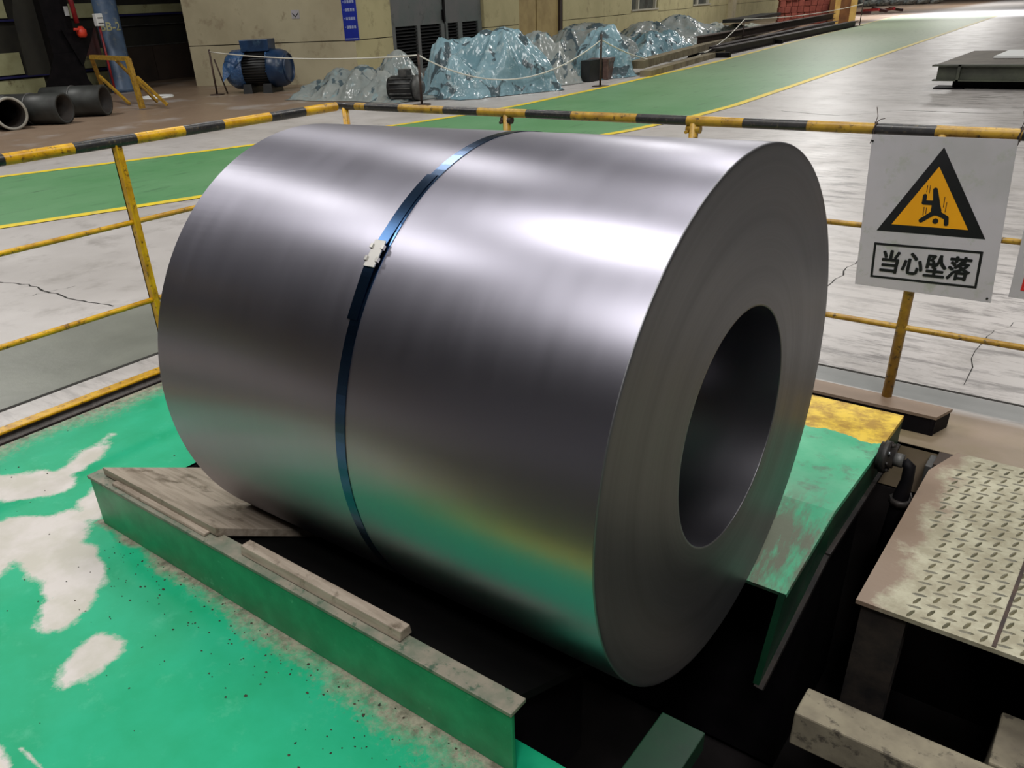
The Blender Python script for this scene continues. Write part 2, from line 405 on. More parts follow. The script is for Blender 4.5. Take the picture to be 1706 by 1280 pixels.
def text_mesh(body, size, offset=0.0, extrude=0.0005):
    cu = bpy.data.curves.new('t', 'FONT'); cu.body = body; cu.size = size; cu.offset = offset; cu.extrude = extrude
    cu.align_x = 'CENTER'; cu.align_y = 'CENTER'; cu.resolution_u = 2
    ob = bpy.data.objects.new('t', cu); col.objects.link(ob)
    dg = bpy.context.evaluated_depsgraph_get(); me = bpy.data.meshes.new_from_object(ob.evaluated_get(dg))
    vs_ = [v.co.copy() for v in me.vertices]; fs = [tuple(p.vertices) for p in me.polygons]
    bpy.data.objects.remove(ob); bpy.data.curves.remove(cu); bpy.data.meshes.remove(me)
    return vs_, fs

# ================================================================== SETTING
PX0, PX1, PY0, PY1 = -2.66, 2.6, 1.07, 3.09      # pit opening
def quad(name, x0, y0, x1, y1, m, z=0.0):
    b = MB(); b.add([(x0,y0,z),(x1,y0,z),(x1,y1,z),(x0,y1,z)], [(0,1,2,3)]); return struct(b.build(name, m))
# main hall floor: four pieces round the pit enclosure, thick slabs
def slab(name, x0, y0, x1, y1, m, z0=-0.2, z1=0.0):
    b = MB(); b.box((x0,y0,z0), (x1,y1,z1)); return struct(b.build(name, m))
slab('floor', -34, -16, -3.62, 100, M['floor'])
slab('floor', -3.62, PY1, 30, 100, M['floor'])
slab('floor', PX1, -16, 30, PY1, M['floor'])
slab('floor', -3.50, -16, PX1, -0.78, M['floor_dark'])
# drainage channel along the left railing
b = MB(); b.box((-3.62, -16, -0.2), (-3.50, PY1, -0.05)); b.box((-3.565, -16, -0.05), (-3.55, PY1, -0.012)); struct(b.build('trim_1', M['channel']))
b = MB(); b.box((-3.665, -4, -0.0), (-3.60, 3.3, 0.012)); struct(b.build('trim_2', M['yellow'], bevel=0.004))
b = MB(); b.box((-3.875, -8, 0.0), (-3.85, 3.6, 0.002)); struct(b.build('trim_3', M['dark_line']))
b = MB(); b.box((-3.85, 3.66, 0.0), (6, 3.675, 0.002)); struct(b.build('trim_4', M['dark_line']))

# green painted floor with worn patches, one fine grid carrying wear / dirt / edge / painted dark
def seg_d(p, a, b_):
    a, b_ = Vector(a), Vector(b_); d = b_-a; t_ = max(0, min(1, (p-a).dot(d)/max(d.dot(d), 1e-9))); return (p-(a+d*t_)).length
PATCH = [  # capsule segments with radii: bare concrete showing through the green
    (( -3.30, 0.78), (-2.98, 1.02), 0.10), ((-2.98, 1.02), (-3.12, 1.24), 0.055), ((-3.12, 1.24), (-3.2, 1.36), 0.02),
    ((-2.78, 0.76), (-2.46, 0.78), 0.11), ((-2.66, 0.66), (-2.62, 0.60), 0.08), ((-2.68, 0.92), (-2.56, 0.86), 0.06), ((-2.27, 0.72), (-2.19, 0.64), 0.06), ((-2.48, 0.78), (-2.33, 0.76), 0.10),
    ((-2.80, 1.10), (-2.66, 0.99), 0.045), ((-1.97, 0.62), (-1.92, 0.53), 0.055), ((-2.0, 0.66), (-1.97, 0.6), 0.03)]
def wear_shade_at(x, y):
    p = Vector((x, y)); n1 = noise.noise(Vector((x*6, y*6, 3.1)))*0.05+noise.noise(Vector((x*17, y*17, 1.7)))*0.02
    wv = 0.0
    for a, b_, r_ in PATCH:
        d = seg_d(p, a, b_)+n1; wv = max(wv, min(1, max(0, 0.5+(r_-d)/0.09)))
    # corner at the camera side: bare strip beyond a yellow edge
    e = (y-0.345)-0.10*(x+1.92)*0.0
    yb = 0.345-0.02*(x+1.9)
    dd = yb-0.035-y+n1*0.5-max(0, (x+1.75))*1.2-max(0, 0.1-y)*1.5
    if y < yb+0.05: wv = max(wv, min(1, max(0, 0.5+dd/0.05)))
    lw = abs(y-(yb+0.0)-n1*0.15)
    if lw < 0.006 and x < -1.5: wv = max(wv, 0.56)
    # dirt next to the channel and along the saddle beam
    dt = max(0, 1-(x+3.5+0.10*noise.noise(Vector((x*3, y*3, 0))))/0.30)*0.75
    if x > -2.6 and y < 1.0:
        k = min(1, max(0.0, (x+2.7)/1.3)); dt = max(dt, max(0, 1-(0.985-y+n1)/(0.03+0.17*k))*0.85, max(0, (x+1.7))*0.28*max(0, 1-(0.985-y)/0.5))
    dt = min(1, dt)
    yy = y-(yb-0.055); ed = 0.0
    if -0.10 < yy < -0.0: ed = max(0, min(1, 1-abs(yy+0.04)/0.03)) * (0.5+0.5*noise.noise(Vector((x*9, 0, 5))))
    if x > -1.6: ed = 0.0
    far = max(-0.42, min(0.40, -0.40+0.533*(x+2.7)))-0.02+0.02*noise.noise(Vector((x*4, 0, 8)))
    if far-0.17 < y < far and not (y > 0.1 and x < -1.5): ed = 0.9; wv = 0.0
    dk = 0.0 if y < far-0.17 else 1.0  # floor nearest the camera darkened in colour so the coil mirrors it dark
    if dk < 0.5: ed = 0.0
    return dk, wv, dt, max(0, min(1, ed*1.3))
def green_grid(name, x0, y0, x1, y1, step):
    nx = int((x1-x0)/step)+1; ny = int((y1-y0)/step)+1
    vs_ = []; cs = []
    for j in range(ny+1):
        for i in range(nx+1):
            x = x0+(x1-x0)*i/nx; y = y0+(y1-y0)*j/ny; vs_.append((x, y, 0)); cs.append(wear_shade_at(x, y))
    fs = [(j*(nx+1)+i, j*(nx+1)+i+1, (j+1)*(nx+1)+i+1, (j+1)*(nx+1)+i) for j in range(ny) for i in range(nx)]
    me = bpy.data.meshes.new(name); me.from_pydata(vs_, [], fs); me.materials.append(M['green_floor'])
    at_ = me.color_attributes.new('wear', 'FLOAT_COLOR', 'POINT')
    flat = []
    for c_ in cs: flat += [c_[1], c_[2], c_[3], c_[0]]
    at_.data.foreach_set('color', flat)
    ob = bpy.data.objects.new(name, me); col.objects.link(ob); return struct(ob)
green_grid('floor', -3.50, -0.78, -0.75, PY0, 0.016)
green_grid('floor', -3.50, PY0, PX0, PY1, 0.02)
green_grid('floor', -0.75, -0.78, PX1, PY0, 0.05)
b = MB()   # pit lining
b.box((PX0-0.1, PY0-0.1, -1.3), (PX1+0.1, PY1+0.1, -1.2))
b.box((PX0-0.1, PY0-0.12, -1.2), (PX1+0.1, PY0, -0.012)); b.box((PX0-0.1, PY1, -1.2), (PX1+0.1, PY1+0.1, -0.21))
b.box((PX0-0.12, PY0, -1.2), (PX0, PY1, -0.012)); b.box((PX1, PY0, -1.2), (PX1+0.1, PY1, -0.21))
struct(b.build('trim_5', M['pit']))

# painted walkway with yellow borders
WL = [(-13.9, -5), (-10.77, 4.24), (-10.29, 5.53), (-9.74, 7.11), (-9.05, 9.63), (-8.79, 10.9), (-8.72, 12.2), (-8.8, 14.87), (-9.2, 21.16), (-10.3, 31.2), (-11.5, 42.5), (-12.6, 54)]
WR = [(-10.6, -5), (-7.88, 2.96), (-7.51, 4.01), (-7.2, 4.9), (-5.9, 8.4), (-5.45, 10.0), (-5.25, 11.4), (-5.2, 13.0), (-5.45, 18.0), (-5.85, 25.0), (-6.6, 38.8), (-7.4, 54)]
def strip(name, A, B, m, z):
    n = len(A); b = MB(); b.add([(p[0], p[1], z) for p in A]+[(p[0], p[1], z) for p in B], [(i, n+i, n+i+1, i+1) for i in range(n-1)])
    return struct(b.build(name, m))
def offs(A, d):
    out = []
    for i, p in enumerate(A):
        q0 = Vector(A[max(0, i-1)]); q1 = Vector(A[min(len(A)-1, i+1)]); t_ = (q1-q0).normalized(); out.append((p[0]+t_.y*d, p[1]-t_.x*d))
    return out
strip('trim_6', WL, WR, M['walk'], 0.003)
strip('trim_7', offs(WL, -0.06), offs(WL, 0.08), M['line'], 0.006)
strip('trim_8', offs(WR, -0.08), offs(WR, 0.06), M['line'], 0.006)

# cracks in the concrete
def crack(name, pts, wd=0.006):
    A = []; B = []
    P = []
    for i in range(len(pts)-1):
        a, c_ = Vector(pts[i]), Vector(pts[i+1])
        for k in range(6): P.append(a.lerp(c_, k/6)+Vector((random.uniform(-1, 1), random.uniform(-1, 1)))*0.014)
    P.append(Vector(pts[-1]))
    for i, p in enumerate(P):
        ww = wd*random.uniform(0.5, 1.3)*(1-0.6*abs(i/len(P)-0.4)); A.append((p.x, p.y-ww)); B.append((p.x+ww, p.y+ww))
    strip(name, A, B, M['dark_line'], 0.0015)
crack('trim_9', [(-6.09, 2.18), (-5.83, 2.25), (-5.49, 2.25), (-5.17, 2.26), (-4.84, 2.32)], 0.007)
crack('trim_10', [(-5.56, 2.14), (-5.49, 2.41)], 0.005)
crack('trim_11', [at(1300, 185).to_2d(), at(1400, 193).to_2d(), at(1500, 184).to_2d(), at(1680, 190).to_2d()], 0.012)
crack('trim_12', [at(1380, 478).to_2d(), at(1420, 440).to_2d(), at(1452, 418).to_2d()], 0.006)
crack('trim_13', [at(1600, 640).to_2d(), at(1640, 560).to_2d(), at(1700, 535).to_2d()], 0.004)

# hall shell
b = MB(); b.box((-34, -16, 10.0), (30, 100, 10.2)); struct(b.build('ceiling', simple('ceiling_sheet', (120, 122, 126), (104, 106, 110), 0.5, 0.8)))
b = MB(); b.box((-34, -16.2, 0), (30, -16, 10)); struct(b.build('wall_back', simple('back_wall_paint', (168, 166, 170), (150, 150, 154), 0.5, 0.8)))
b = MB(); b.box((30, -16, 0), (30.2, 100, 10)); struct(b.build('wall_right', simple('side_wall_paint', (96, 96, 94), (80, 80, 78), 0.5, 0.8)))
b = MB(); b.box((-34, 100, 0), (30, 100.2, 10)); struct(b.build('wall_front', simple('end_wall_paint', (110, 112, 112), (90, 92, 94), 0.5, 0.8)))

# left cladding wall on X=-24 made of courses
def wl(y0, y1, z0, z1, m, name='wall_left', d=0.0):
    b = MB(); b.box((-24.3, y0, z0), (-24+d, y1, z1)); return struct(b.build(name, M[m]))
wl(-16, 30, 0.0, 10, 'dark_clad', d=-0.06)
lw = bpy.data.objects['wall_left']
def wpart(name, y0, y1, z0, z1, m, d):
    b = MB(); b.box((-24.06, y0, z0), (-24+d, y1, z1)); return b.build(name, M[m], lw)
wpart('skirting_panel', -5, 11.35, 0.0, 0.38, 'cream_panel', 0.0)
wpart('blue_rail', -5, 13.7, 0.42, 0.47, 'blue_line', 0.05)
for k in range(9): wpart('cladding_panel', 10.9-0.86*(k+1)-0.0, 10.9-0.86*k-0.02, 0.5, 1.02, 'cream_panel', 0.0)
wpart('blue_rail', -5, 11.0, 1.74, 1.79, 'blue_line', 0.03)
for k in range(6): wpart('cladding_panel', 10.86-0.86*(k+1), 10.86-0.86*k-0.02, 1.82, 2.3, 'cream_panel', 0.0)
wpart('cladding_panel', 12.0, 13.8, 0.5, 0.98, 'cream_panel', 0.0)
wpart('cladding_panel', 12.0, 13.8, 0.0, 0.38, 'cream_panel', 0.0)
wpart('cladding_panel', 11.9, 13.9, 1.75, 2.1, 'cream_panel', 0.0)
wpart('cladding_panel', 13.9, 16.5, 1.80, 2.02, 'cream_panel', 0.01)
wpart('blue_rail', 13.9, 16.5, 1.74, 1.79, 'blue_line', 0.03)
wpart('steel_rail', 13.9, 16.5, 1.49, 1.51, 'grey_casting', 0.03)
wpart('lower_board', 13.85, 14.75, 0.0, 0.95, 'brown_wall', 0.02)
wpart('lower_board', 14.77, 16.5, 0.0, 0.95, 'brown_wall', 0.02)
wpart('steel_rail', 13.85, 16.5, 0.95, 0.975, 'grey_casting', 0.04)

# ---- plant building: two wall faces with recessed joints
A0 = Vector((-20.4, 13.63, 0)); A1 = Vector((-15.5, 14.9, 0)); B1 = Vector((-18.1, 33.0, 0))
BE = A1+(B1-A1).normalized()*62
def face_frame(a, b_):
    t_ = (b_-a).normalized(); n = Vector((t_.y, -t_.x, 0)); return t_, n
def wallbox(mb, a, t_, n, s0, s1, z0, z1, d0, d1, mi=0):
    pts = [a+t_*s0+n*d0, a+t_*s1+n*d0, a+t_*s1+n*d1, a+t_*s0+n*d1]
    vs_ = [p+Vector((0, 0, z0)) for p in pts]+[p+Vector((0, 0, z1)) for p in pts]
    mb.add(vs_, [(0,3,2,1),(4,5,6,7),(0,1,5,4),(1,2,6,5),(2,3,7,6),(3,0,4,7)], mi)
bld = thing('plant_building', A1, 'cream plastered plant building with louvred steel doors beside the walkway', 'building')
tA, nA = face_frame(A0, A1); LA = (A1-A0).length
tB, nB = face_frame(A1, BE); 
def bpart(name, face, s0, s1, z0, z1, d0, d1, m, par=None):
    mb = MB(); a, t_, n = ((A0, tA, nA) if face == 'A' else (A1, tB, nB)); wallbox(mb, a, t_, n, s0, s1, z0, z1, d0, d1)
    return mb.build(name, M[m] if isinstance(m, str) else m, par or bld)
bpart('wall_panel', 'A', 0, LA, 0, 0.945, -0.3, 0, 'cream_wall'); bpart('wall_panel', 'A', 0, LA, 0.965, 6, -0.3, 0, 'cream_wall'); bpart('joint', 'A', 0, LA, 0.945, 0.965, -0.3, -0.03, 'groove')
for s0, s1 in ((0.0, 1.55), (6.25, 8.5), (11.8, 18.5), (21.8, 27.0), (30.0, 62.0)):
    bpart('wall_panel', 'B', s0, s1, 0, 0.945, -0.3, 0, 'cream_wall_olive'); bpart('wall_panel', 'B', s0, s1, 0.965, 6, -0.3, 0, 'cream_wall_olive')
    bpart('joint', 'B', s0, s1, 0.945, 0.965, -0.3, -0.03, 'groove')
for s0, s1 in ((18.5, 21.8), (27.0, 30.0)):
    bpart('wall_panel', 'B', s0, s1, 0, 1.08, -0.3, 0, 'cream_wall_olive'); bpart('wall_panel', 'B', s0, s1, 2.6, 6, -0.3, 0, 'cream_wall_olive')
    wf_ = bpart('window_frame', 'B', s0, s1, 1.04, 1.10, -0.1, 0.05, 'frame_grey')
    bpart('window_pane', 'B', s0, s1, 1.1, 2.6, -0.2, -0.15, 'glass')
    for q in (s0, s0+0.9, s1-0.25): bpart('mullion', 'B', q, q+0.14, 1.1, 2.6, -0.18, -0.04, 'frame_grey')
bpart('pilaster', 'B', 33.6, 34.4, 0, 6, -0.1, 0.25, 'cream_wall')
# louvred double door
dr = bpart('door_frame', 'B', 1.55, 6.25, 2.9, 3.05, -0.25, 0.02, 'steel_door')
bpart('wall_panel', 'B', 1.55, 6.25, 3.05, 6, -0.3, 0, 'cream_wall_olive')
for s0, s1, lv in ((1.62, 4.12, ((1.78, 2.78), (2.92, 3.96))), (4.20, 6.2, ((4.3, 4.86), (5.08, 5.98)))):
    lf = bpart('door_leaf', 'B', s0, s1, 1.16, 2.9, -0.16, -0.08, 'steel_door')
    bpart('door_rail', 'B', s0, s1, 0.0, 0.12, -0.16, -0.06, 'steel_door')
    xs = [s0]+[q for l_ in lv for q in l_]+[s1]
    for k in range(0, len(xs), 2): bpart('door_stile', 'B', xs[k], xs[k+1], 0.12, 1.16, -0.16, -0.06, 'steel_door')
    bpart('louvre_backing', 'B', s0, s1, 0.1, 1.16, -0.28, -0.24, 'black_steel')
    for l0, l1 in lv:
        for k in range(13):
            z = 0.16+k*0.077; mb = MB(); a, t_, n = A1, tB, nB
            p = [a+t_*l0+n*-0.16+Vector((0, 0, z+0.035)), a+t_*l1+n*-0.16+Vector((0, 0, z+0.035)), a+t_*l1+n*-0.08+Vector((0, 0, z)), a+t_*l0+n*-0.08+Vector((0, 0, z))]
            mb.prism(p, (0, 0, 0.012)); mb.build('louvre_slat', M['motor_black'], bld)
bpart('door_bolt', 'B', 4.1, 4.18, 1.2, 2.9, -0.09, -0.04, 'black_steel'); bpart('door_handle', 'B', 4.04, 4.12, 1.25, 1.5, -0.1, 0.0, 'black_steel')
bpart('wall_panel', 'B', 8.5, 11.8, 3.0, 6, -0.3, 0, 'cream_wall_olive')
bpart('tan_door_leaf', 'B', 8.5, 9.92, 0, 3, -0.2, -0.12, 'tan_door'); bpart('tan_door_leaf', 'B', 9.96, 11.62, 0, 3, -0.2, -0.1, 'tan_door'); bpart('door_jamb', 'B', 11.62, 11.8, 0, 3, -0.2, -0.02, 'brown_wall')
bpart('door_joint', 'B', 9.9, 9.98, 0, 3, -0.24, -0.14, 'groove')
# building body behind the faces
mb = MB(); wallbox(mb, A1, tB, nB, 0.2, 62, 0, 6, -4.5, -0.32); mb.build('building_core', M['groove'], bld)
# blue notice board at the corner of the building
ns = thing('notice_board', A0+tA*4.99+Vector((0, 0, 0.95)), 'narrow blue notice board with white lettering by the building corner', 'sign')
mb = MB(); wallbox(mb, A0, tA, nA, 4.80, 5.19, 0.95, 2.6, 0.0, 0.02); mb.build('board', M['blue_sign'], ns)
mb = MB(); wallbox(mb, A0, tA, nA, 4.82, 5.17, 0.985, 0.998, 0.02, 0.024); mb.build('border_line', M['blue_sign_text'], ns)
mb = MB()
for rz_ in (1.24, 1.42, 1.60, 1.77):
    wallbox(mb, A0, tA, nA, 4.845, 4.87, rz_-0.006, rz_+0.006, 0.02, 0.024)
    for k in range(4):
        s_ = 4.895+k*0.066
        for q in range(3): wallbox(mb, A0, tA, nA, s_, s_+0.05, rz_-0.028+q*0.022, rz_-0.018+q*0.022, 0.02, 0.024)
        for q in range(2): wallbox(mb, A0, tA, nA, s_+0.008+q*0.026, s_+0.018+q*0.026, rz_-0.03, rz_+0.03, 0.02, 0.024)
mb.build('lettering', M['blue_sign_text'], ns)
pl = thing('wall_plate', A0+tA*3.46+Vector((0, 0, 1.47)), 'small pale square plate with a dark mark on the cream wall', 'sign')
mb = MB(); wallbox(mb, A0, tA, nA, 3.35, 3.58, 1.47, 1.66, 0.0, 0.01); mb.build('plate', M['sign_white'], pl)
mb = MB(); mb.prism([A0+tA*s_+nA*0.01+Vector((0, 0, z_)) for s_, z_ in ((3.38, 1.60), (3.46, 1.53), (3.55, 1.60), (3.55, 1.57), (3.46, 1.50), (3.38, 1.57))], nA*0.004); mb.build('mark', M['grey_casting'], pl)

# ================================================================== COIL AND ITS SADDLE
CC = Vector((-1.343, 1.735, 0.597)); CR, CI, CL = 0.667, 0.305, 1.453
coil = thing('steel_coil', (CC.x, CC.y, CC.z-CR), 'large bare rolled steel coil lying on the green saddle, banded by one blue strap', 'steel coil')
coil['_w'] = tuple(CC); coil.location = CC
b = MB(); prof = []; mis = []
h = CL/2
prof += [(-h, CI), (h-0.002, CI)]; mis += [2]
n = 70
for k in range(n+1):
    rr = CI+(CR-0.004-CI)*k/n; prof.append((h+random.uniform(-0.00012, 0.00012)+0.0005*math.sin(k*0.23), rr)); mis.append(1)
prof += [(h-0.0012, CR-0.0012), (h-0.004, CR)]; mis += [1, 1]
prof += [(-h+0.004, CR)]; mis += [0]
prof += [(-h, CR-0.004)]; mis += [1]
mis += [1]
b.lathe(prof, CC, (1, 0, 0), 192, mis=mis, closed=True)
tb = NT('coil_bore_steel'); tb.col(lin((150, 148, 156))); tb.set(Metallic=1.0, Roughness=0.3)
roll = b.build('roll', [M['coil'], M['coil_face'], tb.m], coil)
# outermost loose wrap edge seen on the coil face is part of the face grooves
def band_mesh(x0, x1, r0, r1, a0, a1, seg=96):
    """strap piece wrapped on the coil, angles measured from -Y (camera side) upwards"""
    mb = MB(); V = []
    for i in range(seg+1):
        a = math.radians(a0+(a1-a0)*i/seg)
        ra = r0(math.degrees(a)) if callable(r0) else r0
        xo = x0(math.degrees(a)) if callable(x0) else x0; xw = x1
        for (x, rr) in ((xo, ra), (xo+xw, ra), (xo+xw, ra+r1), (xo, ra+r1)):
            V.append((x, CC.y-rr*math.cos(a), CC.z+rr*math.sin(a)))
    F_ = []
    for i in range(seg):
        for k in range(4): F_.append((i*4+k, i*4+(k+1) % 4, (i+1)*4+(k+1) % 4, (i+1)*4+k))
    F_.append((0, 1, 2, 3)); F_.append((seg*4+3, seg*4+2, seg*4+1, seg*4)); mb.add(V, F_, 0, False); 
    return mb
sx = lambda a: -1.318+0.0006*max(-30, min(90, a-30))*0.4
mb = band_mesh(sx, 0.032, CR+0.0005, 0.0012, -70, 290, 180); strap = mb.build('strap', M['strap'], coil)
# overlapping tail that lifts slightly off the coil, held by the clasp
lift = lambda a: CR+0.002+0.006*math.exp(-((a-43)/5.0)**2)
mb = band_mesh(lambda a: -1.327+0.00028*(a-30), 0.032, lift, 0.0012, 31, 66, 40); mb.build('strap_tail', M['strap'], strap)
cl = MB()
def cy(x, a, rr): a = math.radians(a); return Vector((x, CC.y-rr*math.cos(a), CC.z+rr*math.sin(a)))
def patch(mb, x0, x1, a0, a1, r0, r1):
    P = [cy(x0, a0, r0), cy(x1, a0, r0), cy(x1, a1, r0), cy(x0, a1, r0), cy(x0, a0, r1), cy(x1, a0, r1), cy(x1, a1, r1), cy(x0, a1, r1)]
    mb.add(P, [(0,3,2,1),(4,5,6,7),(0,1,5,4),(1,2,6,5),(2,3,7,6),(3,0,4,7)])
xc = -1.3235
patch(cl, xc, xc+0.034, 41.6, 47.4, CR+0.009, CR+0.012)
for a_ in (42.7, 45.4):
    for s_ in (-0.0045, 0.0305):
        patch(cl, xc+s_, xc+s_+0.008, a_, a_+1.05, CR+0.007, CR+0.0145)
cl.build('clasp', M['clasp'], strap, bevel=0.0008)
coil.rotation_euler = (0, -0.014, 0)

# near saddle beam
sb = thing('saddle_beam', (-1.65, 1.0, 0), 'long dark green saddle beam on the green floor in front of the coil, topped with wood', 'saddle beam')
X0, X1 = -2.56, -0.765
b = MB(); b.prism([(X0, 0.985, 0), (X0, 0.985, 0.19), (X0, 0.997, 0.19), (X0, 0.997, 0)], (X1-X0, 0, 0)); b.build('web', M['beam_green'], sb, bevel=0.002)
b = MB(); b.prism([(X0, 0.978, 0.19), (X0, 0.978, 0.202), (X0, 1.035, 0.202), (X0, 1.035, 0.19)], (X1-X0+0.005, 0, 0)); b.build('flange', M['flange'], sb, bevel=0.002)
TA = math.tan(math.radians(24.5))
b = MB(); b.prism([(X0, 1.035, 0.180), (X0, 1.035, 0.155), (X0, 1.46, 0.155-0.425*TA), (X0, 1.46, 0.180-0.425*TA)], (X1-X0-0.03, 0, 0)); b.build('sloped_plate', M['slope_black'], sb)
b = MB()
b.prism([(X0+0.0, 0.997, 0.0), (X0, 0.997, 0.185), (X0, 1.035, 0.16), (X0, 1.40, 0.155-0.38*TA), (X0, 1.40, -0.3), (X0, 1.06, -0.3), (X0, 1.06, 0)], (0.012, 0, 0)); b.build('end_plate', M['beam_green'], sb)
b = MB()
for xx in (-2.0, -1.4, -0.85): b.prism([(xx, 0.997, 0.0), (xx, 0.997, 0.185), (xx, 1.035, 0.15), (xx, 1.40, 0.12-0.365*TA), (xx, 1.40, -0.35), (xx, 1.075, -0.35), (xx, 1.075, 0)], (0.015, 0, 0)); 
b.build('rib', M['black_steel'], sb)
# bolt-down timber pieces
def slope_z(y): return 0.186-(y-1.02)*TA
pk = tag(MB().prism([(-2.50, 1.012, slope_z(1.012)+0.018), (-1.865, 1.012, slope_z(1.012)+0.018), (-1.80, 1.31, slope_z(1.31)+0.002), (-1.60, 1.45, slope_z(1.45)+0.0), (-1.62, 1.47, slope_z(1.47)), (-2.50, 1.47, slope_z(1.47))], (0, -0.0, 0.030)).build('plank', [M['wood']], bevel=0.002), 'broad grey oily board lying on the slope at the beam far end', 'plank')
pk2 = tag(MB().prism([(-1.735, 1.0, 0.203), (-1.735, 1.045, 0.203), (-1.735, 1.04, 0.233), (-1.735, 1.006, 0.233)], (0.625, 0, 0)).build('wood_batten', M['wood'], bevel=0.003), 'narrow grey wood batten lying along the top edge of the saddle beam', 'batten')
pk3 = tag(MB().prism([(-2.42, 0.992, 0.203), (-2.42, 1.02, 0.203), (-2.42, 1.02, 0.212), (-2.42, 0.995, 0.212)], (0.52, 0, 0)).build('wood_strip', M['wood'], bevel=0.002), 'thin splintered wood strip between beam edge and broad board', 'batten')

# far saddle block
fb = thing('saddle_block', (-1.4, 2.6, 0), 'green steel saddle block behind the coil with a yellow painted far edge', 'saddle block')
T2 = math.tan(math.radians(26))
BX0, BX1 = -2.56, -0.462
tz = 0.12
def rblock(x0, top): 
    return [(x0, 3.07, tz), (x0, 2.28, tz), (x0, 1.985, tz-0.295*T2)]
b = MB()
b.add([(BX0, 3.07, tz), (BX1+0.01, 3.07, tz), (BX1-0.002, 2.28, tz), (BX0, 2.28, tz), (BX1-0.03, 1.985, tz-0.295*T2), (BX0, 1.985, tz-0.295*T2)], [(0, 1, 2, 3), (3, 2, 4, 5)])
o_ = b.build('top_plate', M['block'], fb); sd = o_.modifiers.new('thick', 'SOLIDIFY'); sd.thickness = 0.02; sd.offset = -1
b = MB(); b.add([(BX1+0.009, 3.07, tz-0.001), (BX1-0.003, 2.28, tz-0.001), (BX1-0.031, 1.985, tz-0.295*T2-0.001), (BX1-0.05, 1.93, tz-0.48), (BX1-0.0, 2.25, tz-0.15), (BX1+0.009, 3.07, tz-0.12)], [(0, 1, 2, 3, 4, 5)])
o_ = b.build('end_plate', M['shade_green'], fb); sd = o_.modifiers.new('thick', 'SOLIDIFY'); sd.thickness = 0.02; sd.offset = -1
b = MB(); b.beam((BX1+0.006, 3.07, tz-0.128), (BX1+0.0, 2.25, tz-0.148), 0.03, 0.016); b.beam((BX1+0.0, 2.25, tz-0.148), (BX1-0.05, 1.93, tz-0.49), 0.03, 0.014); b.build('lower_lip', M['dark_steel'], fb)
b = MB(); b.box((BX0, 2.35, -1.15), (BX1-0.06, 3.0, tz-0.03)); b.build('pedestal', M['black_steel'], fb)

# ledge behind the block
lg = thing('steel_ledge', (-1.9, 3.27, 0), 'low steel tread ledge running under the right railing', 'ledge')
b = MB(); b.prism([(-3.5, 3.19, 0.07), (-0.36, 3.20, 0.07), (-0.325, 3.31, 0.07), (-3.5, 3.31, 0.07)], (0, 0, 0.012)); b.build('tread', M['plate'], lg)
b = MB(); b.prism([(-3.5, 3.20, 0.0), (-3.5, 3.205, 0.07), (-3.5, 3.215, 0.07), (-3.5, 3.21, 0.0)], (3.14, 0, 0)); b.prism([(-0.365, 3.20, 0), (-0.33, 3.31, 0), (-0.34, 3.31, 0), (-0.375, 3.20, 0)], (0, 0, 0.07)); b.build('riser', M['black_steel'], lg)

# ================================================================== RAILINGS
def seg_tube(pts_, rad, mats):
    b = MB(); mis = [i % 2 for i in range(len(pts_)-1)]; P = []
    for i, p in enumerate(pts_): P.append(p)
    b.tube(P, rad, 16, mis=mis); return b
LX, RY = -3.58, 3.30
Z1, Z2, ZT = 0.750, 0.378, 1.10
rl = thing('left_railing', (LX, 1.5, 0), 'yellow and black striped pipe railing left of the coil', 'railing')
ys = [-2.6, -2.3, -2.0, -1.7, -1.4, -1.1, -0.8, -0.5, -0.2, 0.12, 0.44, 0.76, 1.1, 1.44, 1.73, 2.02, 2.27, 2.49, 2.78, 3.01, 3.24]
# yellow from 1.1 to 1.44 ; black 1.44 to 1.73
b = MB(); mis = []
for i in range(len(ys)-1): mis.append(1 if (i-12) % 2 else 0)
mis = [1-q for q in mis]
b.tube([(LX, y, ZT) for y in ys], 0.0235, 16, mis=mis); b.build('top_rail', [M['yellow'], M['black_paint']], rl)
b = MB(); b.tube([(LX, -2.6, Z1), (LX, RY, Z1)], 0.0115, 10); b.build('middle_rail', M['yellow'], rl)
b = MB(); b.tube([(LX, -2.6, Z2), (LX, RY, Z2)], 0.0125, 10); b.build('lower_rail', M['yellow'], rl)
for y in (-1.9, 0.0, 1.93):
    b = MB(); b.box((LX-0.02, y-0.02, 0.0), (LX+0.02, y-0.012, ZT)); b.box((LX-0.02, y-0.02, 0.0), (LX-0.012, y+0.02, ZT)); b.box((LX-0.012, y-0.012, 0.0), (LX+0.012, y+0.014, ZT)); b.build('post', M['yellow'], rl)
rr_ = thing('right_railing', (-1.5, RY, 0), 'yellow and black striped pipe railing behind the coil carrying the signs', 'railing')
xs = [-3.62, -3.54, -3.48, -3.40, -3.15, -2.84, -2.62, -2.33, -2.08, -1.75, -1.52, -1.28, -1.03, -0.79, -0.59, -0.33, -0.05, 0.2, 0.5, 0.8, 1.1, 1.4]
